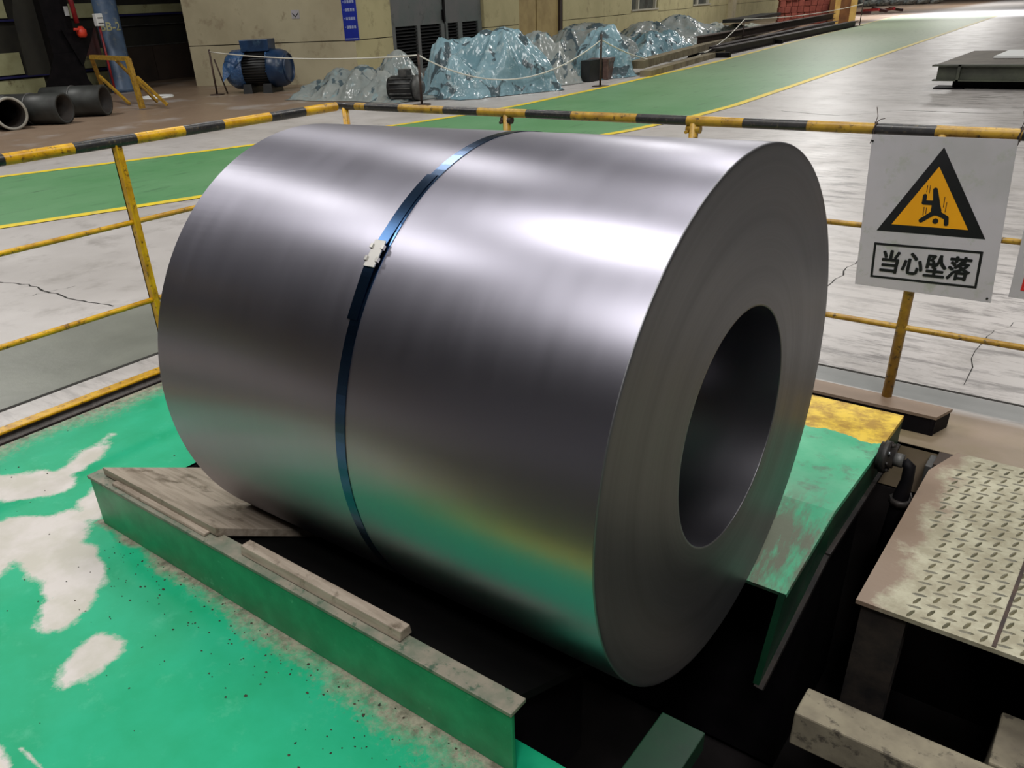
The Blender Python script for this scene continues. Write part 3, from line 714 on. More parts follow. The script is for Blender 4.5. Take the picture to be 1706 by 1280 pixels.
# colours per segment : black coupling, yellow ...
cols = [1, 1, 1, 0, 1, 0, 1, 0, 1, 0, 1, 0, 1, 0, 1, 0, 1, 0, 1, 0, 1]
cols = [1, 1, 0, 1, 0, 1, 0, 1, 0, 1, 0, 1, 0, 1, 0, 1, 0, 1, 0, 1, 0]
b = MB(); b.tube([(x, RY, ZT-0.003) for x in xs], 0.0195, 16, mis=cols); b.build('top_rail', [M['yellow_old'], M['black_paint']], rr_)
b = MB(); b.tube([(-3.6, RY, Z1), (1.4, RY, Z1)], 0.0105, 10); b.build('middle_rail', M['yellow_old'], rr_)
b = MB(); b.tube([(-3.6, RY, Z2), (1.4, RY, Z2)], 0.0115, 10); b.build('lower_rail', M['yellow_old'], rr_)
for x, m_ in ((LX+0.01, 'yellow'), (-2.45, 'yellow_old'), (-1.49, 'yellow_old'), (-0.565, 'yellow_old'), (0.9, 'yellow_old')):
    b = MB(); b.tube([(x, RY, 0.08 if x > -3.5 else 0.0), (x, RY, ZT-0.01)], 0.0195, 12); b.build('post', M[m_], rr_)
for x in (-2.45, -1.49):
    b = MB(); b.tube([(x-0.03, RY, ZT-0.035), (x+0.03, RY, ZT-0.035)], 0.017, 10); b.tube([(x-0.024, RY-0.024, ZT-0.045), (x-0.024, RY+0.024, ZT-0.045)], 0.007, 8); b.build('post_clamp', M['yellow_old'] if x > -2 else M['rust'], rr_)
# tie wires
def wire(x, par, s=1):
    b = MB(); P = []
    for k in range(40):
        a = k*0.55; P.append((x+0.0035*math.sin(k*1.7)+0.004*k/40, RY+0.0225*math.cos(a), ZT-0.003+0.0225*math.sin(a)))
    P += [(x+0.004, RY-0.024, ZT-0.03), (x-0.002, RY-0.026, ZT-0.05)]
    b.tube(P, 0.0016, 6)
    b.tube([(x, RY-0.01, ZT+0.015), (x+0.004, RY-0.006, ZT+0.04), (x-0.006, RY, ZT+0.07)], 0.0013, 6)
    b.tube([(x, RY, ZT+0.018), (x+0.015, RY-0.004, ZT+0.03), (x+0.03, RY-0.01, ZT+0.034)], 0.0013, 6)
    return b.build('tie_wire', M['rust'], par)

# ---- fall warning sign
sg = thing('warning_sign', (-0.555, 3.268, 0.53), 'white warning sign with a yellow falling person triangle and black Chinese letters', 'sign')
SY = 3.266
b = MB(); P = [(-0.787, SY, 1.082), (-0.755, SY, 0.531), (-0.291, SY, 0.534), (-0.336, SY, 1.086)]; b.prism(P, (0, 0.004, 0)); b.build('sign_sheet', M['sign_white'], sg)
def flat(name, polys, m, off, par=None):
    b = MB()
    for p in polys: b.prism([(x, SY-off, z) for x, z in p], (0, 0.0008+off-0.0001 if False else 0.0006, 0))
    return b.build(name, M[m], par or sg)
flat('triangle_border', [[(-0.5476, 1.0514), (-0.7128, 0.7453), (-0.3572, 0.7552)]], 'sign_black', 0.0007)
flat('triangle_field', [[(-0.5496, 0.9868), (-0.6656, 0.7735), (-0.4161, 0.7808)]], 'sign_yellow', 0.0014)
def limb(pts_, w_):
    out = []
    for i in range(len(pts_)-1):
        a, c_ = Vector(pts_[i]), Vector(pts_[i+1]); d = (c_-a).normalized(); n = Vector((-d.y, d.x)); wa = w_[i]*1.22; wb = w_[i+1]*1.22
        q = []
        for k in range(9): t_ = PI/2+PI*k/8; q.append(a+(d*math.cos(t_)+n*math.sin(t_))*wa)
        for k in range(9): t_ = -PI/2+PI*k/8; q.append(c_+(d*math.cos(t_)+n*math.sin(t_))*wb)
        out.append([(p.x, p.y) for p in q])
    return out
fg = limb([(-0.5455, 0.908), (-0.5343, 0.8673), (-0.531, 0.84)], [0.0062, 0.009, 0.013])
fg += limb([(-0.5745, 0.885), (-0.5735, 0.8635)], [0.0055, 0.0055]); fg += limb([(-0.5735, 0.8615), (-0.54, 0.8630)], [0.0062, 0.0065])
fg += limb([(-0.536, 0.8643), (-0.5282, 0.836)], [0.010, 0.0135]); fg += limb([(-0.532, 0.832), (-0.571, 0.798)], [0.0072, 0.0062]); fg += limb([(-0.5243, 0.8301), (-0.4915, 0.8152), (-0.488, 0.7945)], [0.0072, 0.006, 0.0062])
fg.append([(-0.524+0.0098*math.cos(k*PI/8), 0.8005+0.0095*math.sin(k*PI/8)) for k in range(16)])
b = MB()
for i_, p in enumerate(fg): b.prism([(x, SY-0.0022-0.00003*i_, z) for x, z in p], (0, 0.0007, 0))
b.build('falling_figure', M['sign_black'], sg)
ln = []
for a, c_ in (((-0.5729, 0.9209), (-0.5718, 0.8976)), ((-0.5641, 0.9231), (-0.5629, 0.894)), ((-0.5109, 0.887), (-0.5088, 0.8506)), ((-0.501, 0.869), (-0.4999, 0.8338)), ((-0.5698, 0.8461), (-0.568, 0.8163)), ((-0.5614, 0.8454), (-0.5602, 0.8216))):
    ln.append([(a[0]-0.0011, a[1]), (a[0]+0.0011, a[1]), (c_[0]+0.0011, c_[1]), (c_[0]-0.0011, c_[1])])
flat('motion_lines', ln, 'dark_red', 0.0021)
Fp = [(-0.7126, 0.7004), (-0.353, 0.7118), (-0.3455, 0.5783), (-0.7046, 0.567)]
fr = []
cx_ = sum(p[0] for p in Fp)/4; cz_ = sum(p[1] for p in Fp)/4
def inset(p, d=0.0085): return (p[0]+(d if p[0] < cx_ else -d), p[1]+(d if p[1] < cz_ else -d))
for i in range(4):
    a, c_ = Fp[i], Fp[(i+1) % 4]; fr.append([a, c_, inset(c_), inset(a)])
flat('text_frame', fr, 'sign_black', 0.0007)
b = MB(); rot = 0.026
for ch, (cx1, cz1) in zip('当心坠落', ((-0.6455, 0.6355), (-0.567, 0.638), (-0.490, 0.640), (-0.414, 0.6425))):
    V, Fs = text_mesh(ch, 0.0905, 0.0, 0.0004)
    mx = sum(v.x for v in V)/len(V); 
    x0_, x1_ = min(v.x for v in V), max(v.x for v in V); z0_, z1_ = min(v.y for v in V), max(v.y for v in V)
    for dx_, dz_ in ((0, 0), (0.0028, 0), (-0.0028, 0), (0, 0.002), (0, -0.002), (0.002, 0.0015), (-0.002, -0.0015), (0.002, -0.0015), (-0.002, 0.0015)):
      VV = []
      for v in V:
        X = (v.x-(x0_+x1_)/2)*0.82; Z = (v.y-(z0_+z1_)/2)*1.0
        VV.append((cx1+dx_+X+Z*0.02, SY-0.0014+v.z-dx_*0.03-dz_*0.05, cz1+dz_+Z+X*0.028))
      b.add(VV, Fs)
b.build('lettering', M['sign_black'], sg)
b = MB(); b.tube([(-0.305, SY-0.002, 0.548), (-0.305, SY+0.001, 0.548)], 0.004, 10); b.tube([(-0.782, SY-0.002, 1.06), (-0.782, SY+0.001, 1.06)], 0.004, 10); b.build('rivet', M['dark_steel'], sg)
wire(-0.79, sg); wire(-0.338, sg)
s2 = thing('second_sign', (0.0, 3.262, 0.56), 'grey-white sign sheet with red lettering cut off by the right picture edge', 'sign')
S2 = 3.262
b = MB(); b.prism([(-0.262, S2, 1.08), (-0.243, S2, 0.565), (0.22, S2, 0.572), (0.20, S2, 1.085)], (0, 0.004, 0)); b.build('sign_sheet', M['sign_white'], s2)
b = MB()
for (x0, z0, x1, z1) in ((-0.213, 0.595, -0.16, 0.603), (-0.213, 0.603, -0.205, 0.66), (-0.205, 0.652, -0.16, 0.66)): b.box((x0, S2-0.001, z0), (x1, S2+0.001, z1))
b.build('lettering', M['sign_red'], s2)
wire(-0.25, s2)

# ================================================================== PIT STEEL, TREAD PLATE, COUPLING
tp = thing('tread_plate', (0.9, 2.5, 0), 'cream worn steel tread plate covering the pit at right', 'tread plate')
b = MB(); b.prism([(-0.315, 2.045, -0.012), (2.6, 2.035, -0.012), (2.6, 3.11, -0.012), (-0.255, 3.11, -0.012), (-0.312, 2.92, -0.012)], (0, 0, 0.014)); b.build('plate', M['plate'], tp)
b = MB(); step = 0.045; i = 0
y = 2.07
rowi = 0
while y < 3.08:
    x = -0.22
    ci = 0
    while x < 1.3:
        jx = noise.noise(Vector((x*7, y*7, 9)))
        if x > -0.2+0.05*jx or (y > 2.55 and x > -0.25+0.04*jx and y < 2.98):
            a = math.radians(32 if (ci+rowi) % 2 else -32)+0.7
            L_, W_ = 0.0215, 0.0052
            d = Vector((math.cos(a), math.sin(a), 0)); nn = Vector((-d.y, d.x, 0)); c_ = Vector((x+random.uniform(-.002, .002), y+random.uniform(-.002, .002), 0.002))
            V = [c_-d*L_, c_-d*L_*0.5-nn*W_, c_+d*L_*0.5-nn*W_, c_+d*L_, c_+d*L_*0.5+nn*W_, c_-d*L_*0.5+nn*W_]
            tp_ = [c_-d*L_*0.6+Vector((0, 0, .0022)), c_+d*L_*0.6+Vector((0, 0, .0022))]
            b.add(V+tp_, [(0, 1, 6), (1, 2, 7, 6), (2, 3, 7), (3, 4, 7), (4, 5, 6, 7), (5, 0, 6)])
        x += step; ci += 1
    y += step*0.72; rowi += 1
o_ = b.build('tread_lugs', M['lug'], tp); o_['kind'] = 'stuff'
b = MB(); b.beam((0.03, 2.05, 0.003), (0.06, 3.1, 0.003), 0.010, 0.004); b.build('weld_seam', M['rust'], tp)
ip = tag(MB().prism([(-0.50, 3.09, -0.015), (-0.31, 3.09, -0.015), (-0.31, 2.98, -0.015), (-0.27, 2.98, -0.015), (-0.255, 3.12, -0.015), (-0.5, 3.12, -0.015)], (0, 0, 0.014)).build('cover_strip', M['brown_wall'], bevel=0.001), 'rusty brown steel strip between block and tread plate', 'steel strip')
cbm = tag(MB().box((-0.375, 1.83, -0.43), (1.3, 1.95, -0.30)).build('concrete_beam', M['beam_conc'], bevel=0.006), 'grimy concrete beam crossing the dark pit at lower right', 'beam')
cb2 = tag(MB().box((0.10, 1.955, -0.52), (1.3, 2.17, -0.295)).build('concrete_block', M['beam_conc'], bevel=0.006), 'concrete block at the right picture edge behind the pit beam', 'block')
clm = thing('steel_column', (-0.2, 2.08, -1.2), 'dark steel column under the tread plate edge', 'column')
b = MB(); b.box((-0.30, 2.06, -1.2), (-0.18, 2.068, -0.012)); b.box((-0.30, 2.13, -1.2), (-0.18, 2.138, -0.012)); b.box((-0.244, 2.068, -1.2), (-0.236, 2.13, -0.012)); b.build('shaft', M['dark_steel'], clm)
b = MB(); b.box((-0.32, 2.04, -0.54), (-0.16, 2.16, -0.52)); b.build('bracket', M['dark_steel'], clm)
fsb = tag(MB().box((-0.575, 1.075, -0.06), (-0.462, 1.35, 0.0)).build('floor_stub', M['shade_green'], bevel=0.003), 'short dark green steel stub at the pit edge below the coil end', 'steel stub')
# shaft coupling on the block end
Q = at(1490, 765, -0.40, 0)
cp = thing('pipe_coupling', Q, 'greasy flanged pipe coupling on the end of the green block', 'coupling')
b = MB(); b.lathe([(-0.05, 0.0), (-0.05, 0.05), (-0.038, 0.05), (-0.038, 0.057), (-0.018, 0.057), (-0.018, 0.035), (0, 0.035), (0.0, 0.0)], Q, (1, 0, 0), 28); b.build('flange', M['dark_steel'], cp)
for k in range(8):
    a = k*PI/4; b = MB(); c_ = Q+Vector((-0.018, 0.047*math.cos(a), 0.047*math.sin(a))); b.tube([c_, c_+Vector((0.009, 0, 0))], 0.0065, 6); b.build('bolt', M['lamp_metal'] if k % 3 == 0 else M['dark_steel'], cp)
b = MB(); b.tube([Q+Vector((0, 0, 0)), Q+Vector((0.03, 0, 0.0))], 0.024, 16); b.build('hub', M['grey_casting'], cp)
b = MB(); b.tube([Q+Vector((0.03, 0, 0)), Q+Vector((0.052, -0.005, -0.012)), Q+Vector((0.055, -0.012, -0.06)), Q+Vector((0.05, -0.02, -0.12)), Q+Vector((0.03, -0.03, -0.4))], [0.017, 0.02, 0.02, 0.026, 0.022], 14); b.build('elbow_pipe', M['black_steel'], cp)
b = MB(); b.tube([Q+Vector((0.05, -0.02, -0.13)), Q+Vector((0.05, -0.02, -0.155))], 0.036, 8); b.tube([Q+Vector((0.075, -0.02, -0.10)), Q+Vector((0.09, -0.03, -0.135))], 0.004, 6); b.build('hose_nut', M['dark_steel'], cp)
jb = tag(MB().box((-0.335, 2.985, -0.10), (-0.30, 3.085, -0.017)).build('junction_box', M['grey_casting'], bevel=0.004), 'small grey junction box under the plate corner', 'box')

# grit on the green floor
b = MB()
for k in range(230):
    if k < 170: x = random.uniform(-2.4, -0.85); y = 0.97-abs(random.gauss(0, 0.12)) 
    else: x = random.uniform(-3.4, -1.2); y = random.uniform(0.4, 1.5)
    if y > 0.975 and x > -2.66: continue
    s_ = random.uniform(0.0012, 0.0035)*(2.0 if k % 23 == 0 else 1); a = random.uniform(0, PI)
    V = [Vector((x+s_*random.uniform(0.6, 1.8)*math.cos(a+q*PI/2.5), y+s_*random.uniform(0.6, 1.5)*math.sin(a+q*PI/2.5), 0.0005)) for q in range(5)]
    b.add(V+[Vector((x, y, 0.002+s_*0.4))], [(q, (q+1) % 5, 5) for q in range(5)])
tag(b.build('floor_grit', M['debris']), 'dark grit and flakes scattered on the green floor by the beam', 'grit', kind='stuff')

# ================================================================== LEFT BACKGROUND
# round blue column
cb_ = Vector((-21.3, 12.05, 0))
bc = thing('round_column', cb_, 'round blue painted steel column with stencilled letters', 'column')
b = MB(); b.lathe([(0, 0.0), (0, 0.33), (0.1, 0.31), (0.12, 0.285), (10, 0.285), (10, 0)], cb_, (0, 0, 1), 32); b.build('shaft', M['blue_col'], bc)
V, Fs = text_mesh('BB-2', 0.27, 0.004, 0.0)
b = MB(); fc = math.atan2(-cb_.y, -cb_.x); VV = []
for v in V:
    a = fc+(v.x+0.02)/0.29; VV.append((cb_.x+0.292*math.cos(a), cb_.y+0.292*math.sin(a), 1.50+v.y))
b.add(VV, Fs); b.build('lettering', M['cream_panel'], bc)
# black steel column with flared base
bk = thing('black_column', (-21.0, 10.6, 0), 'massive black steel column with a flared base left of the blue column', 'column')
b = MB(); b.box((-21.3, 10.3, 0.0), (-21.0, 10.95, 10)); b.build('shaft', M['black_steel'], bk)
b = MB(); b.prism([(-21.0, 9.7, 0.0), (-21.0, 11.0+0.2, 0.0), (-21.0, 10.98, 0.4), (-21.0, 10.95, 1.0), (-21.0, 10.3, 1.0), (-21.0, 10.1, 0.6), (-21.0, 9.9, 0.3)], (0.04, 0, 0)); b.build('base_gusset', M['black_steel'], bk)
b = MB(); b.prism([(-20.95, 10.6, 1.5), (-20.95, 11.4, 1.5), (-20.95, 11.3, 1.3), (-20.95, 10.95, 0.75), (-20.95, 10.9, 0.7)], (0.05, 0, 0)); b.build('bracket', M['black_steel'], bk)
cu_ = tag(MB().prism([at(47, 126, -22, 0), at(92, 122, -22, 0), at(80, 0, -22, 0), at(70, -90, -22, 0), at(15, -90, -22, 0), at(22, 30, -22, 0)], (0.04, 0, 0)).build('dark_curtain', M['dark_clad']), 'dark olive curtain panel hanging left of the black column', 'curtain')
ps = tag(MB().box((-20.94, 10.80, 1.78), (-20.92, 10.90, 1.98)).build('pale_tag', M['white_panel']), 'small pale tag on the black column', 'tag')
rp = thing('red_valve', (-20.8, 11.0, 1.3), 'red pipe with an orange red valve at the black column', 'valve')
b = MB(); b.tube([(-20.8, 10.93, 2.6), (-20.8, 10.97, 1.62)], [0.06, 0.055], 12); b.build('pipe', M['red'], rp)
b = MB(); b.lathe([(0, 0), (0, 0.07), (0.05, 0.11), (0.16, 0.115), (0.2, 0.07), (0.24, 0.05), (0.24, 0)], (-20.75, 11.0, 1.31), (0, 0, 1), 16); b.tube([(-20.7, 10.8, 1.49), (-20.7, 11.06, 1.47)], 0.03, 8); b.build('valve_body', M['orange_red'], rp)
wb = thing('switch_box', (-20.8, 11.5, 1.53), 'white double switch box fixed beside the blue column', 'switch box')
b = MB(); b.box((-20.85, 11.42, 1.53), (-20.7, 11.60, 1.80)); b.build('casing', M['white_bin'], wb, bevel=0.01)
b = MB(); b.box((-20.70, 11.45, 1.70), (-20.69, 11.58, 1.715)); b.box((-20.70, 11.45, 1.585), (-20.69, 11.58, 1.60)); b.build('slot', M['motor_black'], wb)
b = MB(); b.tube([(-20.78, 11.5, 1.53), (-20.78, 11.5, 0.0)], 0.028, 10); b.build('conduit', M['red'], wb)
cbn = tag(MB().prism([(-21.2, 11.05, 0.9), (-21.2, 11.5, 0.85), (-21.2, 11.5, 1.5), (-21.2, 11.2, 1.5)], (0.2, 0, 0)).build('hose_cabinet', M['dark_red']), 'dark red cabinet between black and blue columns', 'cabinet')
# trestle
tr = thing('yellow_trestle', (-18.0, 10.4, 0), 'yellow angle steel trestle standing before the blue column', 'trestle')
def gp(px, py): return at(px, py)
fA = Vector((-16.4, 9.55, 0)); tz_ = hz(213, 97, -16.75, 9.75)
pA = at(210, 98, tz_); 
zt = 1.0
pR = Vector((-17.0, 9.55, 0)); 
def on(px, py, rad_):   # point on the pixel ray at horizontal range rad_
    d = ray(px, py); t_ = rad_/math.hypot(d.x, d.y); return Vector((d.x*t_, d.y*t_, CH+d.z*t_))
tR, bR = on(213, 98, 18.9), on(238, 183, 18.8)
tL, bL = on(152, 95, 20.8), on(172, 150, 20.9)
bR.z = 0; 
bL = on(172, 148, 21.5)
def member(name, p, q, wd=0.07): return MB().beam(p, q, wd, wd).build(name, M['yellow_old'], tr)
member('top_bar', tL, tR, 0.08); member('leg', tR, Vector((bR.x, bR.y, 0.02)), 0.09); member('leg', tL, bL, 0.08)
member('brace', on(193, 100, 19.4), on(262, 170, 19.9), 0.05); member('brace', on(228, 128, 18.85), on(279, 175, 18.6), 0.05); member('brace', on(166, 127, 21.0), on(216, 173, 20.0), 0.05)
hp = tag(MB().lathe([(0, 0.30), (0.03, 0.32), (0.03, 0.36), (0, 0.38)], (at(262, 162).x, at(262, 162).y, 0.0), (0, 0, 1), 24).build('white_hoop', M['white_bin']), 'white ring lying flat on the floor behind the trestle', 'ring')
# pipe sections
def pipe_section(c_, ax, L_, R_, label, ring):
    d = Vector(ax).normalized(); o = thing('pipe_section', Vector((c_[0], c_[1], 0)), label, 'pipe', None)
    b = MB(); C_ = Vector((c_[0], c_[1], R_)); b.lathe([(-L_/2, R_-0.045), (-L_/2, R_), (L_/2, R_), (L_/2, R_-0.045)], C_, d, 32, mis=[0, 0, 2, 1], closed=True)
    b.build('pipe_wall', [M['pipe_grey'], M['pipe_in'], M[ring]], o)
    b = MB(); b.lathe([(-0.03, R_+0.001), (-0.03, R_+0.012), (0.0, R_+0.012), (0.0, R_+0.001)], C_, d, 32); b.build('strap', M['grey_casting'], o)
    b = MB(); b.lathe([(-L_/2, R_-0.047), (-L_/2+0.02, R_-0.047), (-L_/2+0.02, R_*0.35), (-L_/2, R_*0.35)], C_, d, 32, closed=True); b.build('end_rim', M['pipe_grey'], o)
    return o
e1 = at(27, 217); e1 = Vector((e1.x, e1.y, 0)); d1 = Vector((0.95, -0.15, 0)).normalized()
pipe_section((e1-d1*0.65).to_tuple()[:2], d1, 1.3, 0.272, 'leftmost pipe section with a pale rim facing the camera', 'pipe_pale')
e2 = at(115, 206); d2 = Vector((0.86, 0.42, 0)).normalized(); e2 = Vector((e2.x, e2.y, 0))
pipe_section((e2-d2*0.65).to_tuple()[:2], d2, 1.3, 0.262, 'middle of the three dark pipe sections with its open end facing right', 'pipe_grey')
e3 = at(182, 192); d3 = Vector((0.82, 0.57, 0)).normalized(); e3 = Vector((e3.x, e3.y, 0))
pipe_section((e3-d3*0.6).to_tuple()[:2], d3, 1.2, 0.275, 'dark banded pipe section nearest the yellow trestle', 'pipe_grey')

# big blue motor under plastic
mc = Vector((-17.1, 13.05, 0)); 
mo = thing('large_motor', mc, 'large electric motor wrapped in blue plastic with a terminal box on top', 'motor')
vd = Vector((-mc.x, -mc.y, 0)).normalized(); rt = Vector((-vd.y, vd.x, 0)); 
if (ROWS[0].dot(rt)) < 0: rt = -rt
ax_ = (rt*0.93+vd*0.36).normalized()
C0 = mc+Vector((0, 0, 0.70))
def mp(along, front, z): return mc+ax_*along+Vector((-ax_.y, ax_.x, 0))*(-front if (Vector((-ax_.y, ax_.x, 0)).dot(vd) < 0) else front)+Vector((0, 0, z))
b = MB(); b.lathe([(-0.42, 0), (-0.42, 0.52), (0.42, 0.52), (0.42, 0)], C0, ax_, 32); b.build('stator_body', M['motor_black'], mo)
for k in range(13):
    a = math.radians(-44+k*8.6); b = MB(); fr_ = 0.53*math.cos(a); zz = 0.70+0.53*math.sin(a)
    b.beam(mp(-0.36, fr_, zz), mp(0.36, fr_, zz), 0.02, 0.05, up=(mp(0, fr_, zz)-C0)); b.build('cooling_fin', M['motor_black'], mo)
b = MB(); b.lathe([(-0.98, 0), (-0.98, 0.30), (-0.92, 0.45), (-0.75, 0.58), (-0.42, 0.60), (-0.36, 0.55)], C0, ax_, 32); b.build('fan_cowl', M['motor_sheet'], mo)
b = MB(); b.lathe([(0.36, 0.55), (0.42, 0.58), (0.66, 0.56), (0.82, 0.50), (0.86, 0.40), (0.87, 0)], C0, ax_, 32); b.build('end_bell', M['motor_blue'], mo)
b = MB(); b.lathe([(0.86, 0.44), (0.90, 0.43), (0.90, 0.41), (0.86, 0.40)], C0, ax_, 32); b.build('bell_ring', M['motor_blue'], mo)
b = MB(); p0 = mp(-0.22, 0.25, 1.17); 
for (a_, f0, f1, z0, z1) in ((0.0, -0.30, 0.32, 1.22, 1.56),):
    V = [mp(-0.38, f0, z0), mp(0.44, f0, z0), mp(0.44, f1, z0), mp(-0.38, f1, z0), mp(-0.40, f0, z1), mp(0.46, f0, z1), mp(0.46, f1, z1), mp(-0.40, f1, z1)]
    b.add(V, [(0,3,2,1),(4,5,6,7),(0,1,5,4),(1,2,6,5),(2,3,7,6),(3,0,4,7)])
b.build('terminal_box', M['motor_blue'], mo, bevel=0.015)
def drape_sheet(pts_rows, m, par, name, jit=0.02):
    mb = MB(); n = len(pts_rows[0]); V = []
    for rw in pts_rows:
        for p in rw: V.append(p+Vector((noise.noise(p*4)*jit, noise.noise(p*4+Vector((5, 0, 0)))*jit, noise.noise(p*3+Vector((0, 7, 0)))*jit)))
    Fq = [(i*n+k, i*n+k+1, (i+1)*n+k+1, (i+1)*n+k) for i in range(len(pts_rows)-1) for k in range(n-1)]
    mb.add(V, Fq, 0, True); return mb.build(name, m, par)
rows_ = []
for i in range(9):     # plastic falling from the box over the right shoulder of the motor
    t_ = i/8; rows_.append([mp(0.30+0.5*t_*(k/8), 0.1+0.45*math.sin(t_*1.3)+0.03*math.sin(k*2.2), 1.30-0.68*t_**1.4-0.05*math.cos(k*1.9)) for k in range(9)])
drape_sheet(rows_, M['motor_sheet'], mo, 'plastic_wrap', 0.05)
rows_ = []
for i in range(9):
    t_ = i/8; rows_.append([mp(-0.95+0.75*(k/8), 0.20+0.42*math.sin(t_*1.3), 1.30-0.30*(1-k/8)-0.62*t_**1.5*(1-0.7*k/8)+0.02*math.sin(k*2.5)) for k in range(9)])
drape_sheet(rows_, M['motor_sheet'], mo, 'plastic_wrap', 0.05)
for s_ in (-0.3, 0.3):
    b = MB(); V = [mp(s_-0.14, -0.5, 0), mp(s_+0.14, -0.5, 0), mp(s_+0.14, 0.5, 0), mp(s_-0.14, 0.5, 0), mp(s_-0.12, -0.45, 0.28), mp(s_+0.12, -0.45, 0.28), mp(s_+0.12, 0.45, 0.28), mp(s_-0.12, 0.45, 0.28)]
    b.add(V, [(0,3,2,1),(4,5,6,7),(0,1,5,4),(1,2,6,5),(2,3,7,6),(3,0,4,7)]); b.build('foot', M['motor_black'], mo)

q_ = at(440, 153); mo.location = (q_.x, q_.y, 0); mo.scale = (0.79, 0.79, 0.71)
# ================================================================== TARPED HEAPS
def smooth(t_): t_ = max(0, min(1, t_)); return t_*t_*(3-2*t_)
def tarp(name, center, ang, hx, hy, peaks, m, label, seed, crum=0.05, cell=0.055, group=None):
    """peaks: (local x, local y, height, radius); local x runs along the row, local y away from the camera"""
    rnd = random.Random(seed); cell = cell*0.8; c_, s_ = math.cos(ang), math.sin(ang); nx = int(2*hx/cell); ny = int(2*hy/cell); V = []
    for j in range(ny+1):
        for i in range(nx+1):
            lx = -hx+2*hx*i/nx; ly = -hy+2*hy*j/ny
            ex = 1+0.10*noise.noise(Vector((ly*2, seed, 0))); ey = 1+0.12*noise.noise(Vector((lx*2, seed+5, 0)))
            lx *= ex; ly *= ey
            hgt = 0.0; acc = 0.0
            for k, (qx, qy, qh, qr) in enumerate(peaks):
                dx, dy = lx-qx, ly-qy; d = math.hypot(dx, dy); th = math.atan2(dy, dx)
                r_ = qr*(1+0.16*math.sin(th*5+seed+k)+0.10*math.sin(th*9+seed*2.3+k*2))
                v = max(0, 1-d/r_); v = min(1, v*1.28); v = 0.75*v+0.25*v*v
                hk = qh*v*(1+(0.16-0.30*abs(math.sin(th*4.5+k+seed)))*smooth((d-0.08)/0.3)*(1-0.5*v))
                acc += max(hk, 0)**6
            for k in range(len(peaks)-1):
                (ax1, ay1, ah, ar), (bx1, by1, bh, br) = peaks[k], peaks[k+1]
                ddx, ddy = bx1-ax1, by1-ay1; LL = ddx*ddx+ddy*ddy+1e-6; tq = max(0, min(1, ((lx-ax1)*ddx+(ly-ay1)*ddy)/LL))
                d = math.hypot(lx-ax1-ddx*tq, ly-ay1-ddy*tq); top = ah+(bh-ah)*tq-0.45*min(ah, bh)*4*tq*(1-tq)*min(1, math.sqrt(LL)/1.2)*0.6
                r_ = (ar+(br-ar)*tq)*(0.9+0.15*math.sin((ddx*tq+k)*7+seed)); v = max(0, 1-d/r_)
                acc += max(0, top*min(1, 1.15*(0.75*v+0.25*v*v)))**6
            hgt = acc**(1/6.0)
            edge = min((hx*ex-abs(lx)), (hy*ey-abs(ly)))
            n1 = 1-abs(noise.noise(Vector((lx*3.1+seed, ly*3.1, 1.3))))*2; n2 = 1-abs(noise.noise(Vector((lx*7.5, ly*7.5+seed, 4.1))))*2
            hgt = hgt*smooth(edge/0.22)+0.8*crum*(0.6*n1+0.4*n2)*smooth(edge/0.1)+0.01
            hgt = max(0.006, hgt)
            wx = center[0]+c_*lx-s_*ly; wy = center[1]+s_*lx+c_*ly
            V.append((wx+cell*0.33*rnd.uniform(-1, 1), wy+cell*0.33*rnd.uniform(-1, 1), hgt+cell*0.10*rnd.uniform(-1, 1)*min(1, hgt/0.1)*0.5))
    Fq = []
    for j in range(ny):
        for i in range(nx):
            a0, a1, a2, a3 = j*(nx+1)+i, j*(nx+1)+i+1, (j+1)*(nx+1)+i+1, (j+1)*(nx+1)+i
            Fq += [(a0, a1, a2), (a0, a2, a3)] if rnd.random() < 0.5 else [(a0, a1, a3), (a1, a2, a3)]
    b = MB(); b.add(V, Fq, 0, True); o = b.build(name, M[m], origin=(center[0], center[1], 0))
    return tag(o, label, 'plastic sheet', group)
def T(pxl, pyl, pxr, pyr, depth, peaks, m, label, seed, crum=0.045, cell=0.055):
    """front edge given by two floor points, peaks by pixel and depth behind the front edge"""
    a, b_ = at(pxl, pyl), at(pxr, pyr); t_ = (b_-a); L_ = t_.length; t_.normalize(); n = Vector((-t_.y, t_.x, 0))
    if n.dot(Vector((a.x, a.y, 0))) < 0: n = -n; 
    ang = math.atan2(t_.y, t_.x); sgn = 1 if Vector((-math.sin(ang), math.cos(ang), 0)).dot(n) > 0 else -1
    c_ = (a+b_)/2+n*depth/2; PK = []
    for (qx, qy, dep, rad_) in peaks:
        # intersect the pixel azimuth with the line parallel to the front edge at depth dep
        d = ray(qx, qy); d2 = Vector((d.x, d.y)); o2 = a.to_2d()+n.to_2d()*dep; tt = t_.to_2d()
        den = d2.x*tt.y-d2.y*tt.x; lam = (o2.x*tt.y-o2.y*tt.x)/den; P_ = d2*lam; h_ = CH+d.z*lam
        lx = (P_-c_.to_2d()).dot(tt); ly = (P_-c_.to_2d()).dot(n.to_2d())*sgn
        PK.append((lx, ly, max(0.1, h_), rad_))
    return tarp('plastic_sheet', (c_.x, c_.y), ang, L_/2, depth/2, PK, m, label, seed, crum, cell)
T(473, 167, 668, 173, 1.5, [(495, 141, .45, .5), (530, 140, .8, .5), (566, 124, .7, .7), (606, 120, .7, .8), (640, 126, .7, .6)], 'tarp_grey', 'low grey plastic sheet at the left end of the covered row', 1.3, 0.06)
T(640, 165, 725, 150, 1.4, [(662, 94, .7, .75), (686, 94, .7, .7), (650, 112, .6, .6)], 'tarp_grey', 'grey plastic sheet draped over a rounded hump behind the small motor', 2.9)
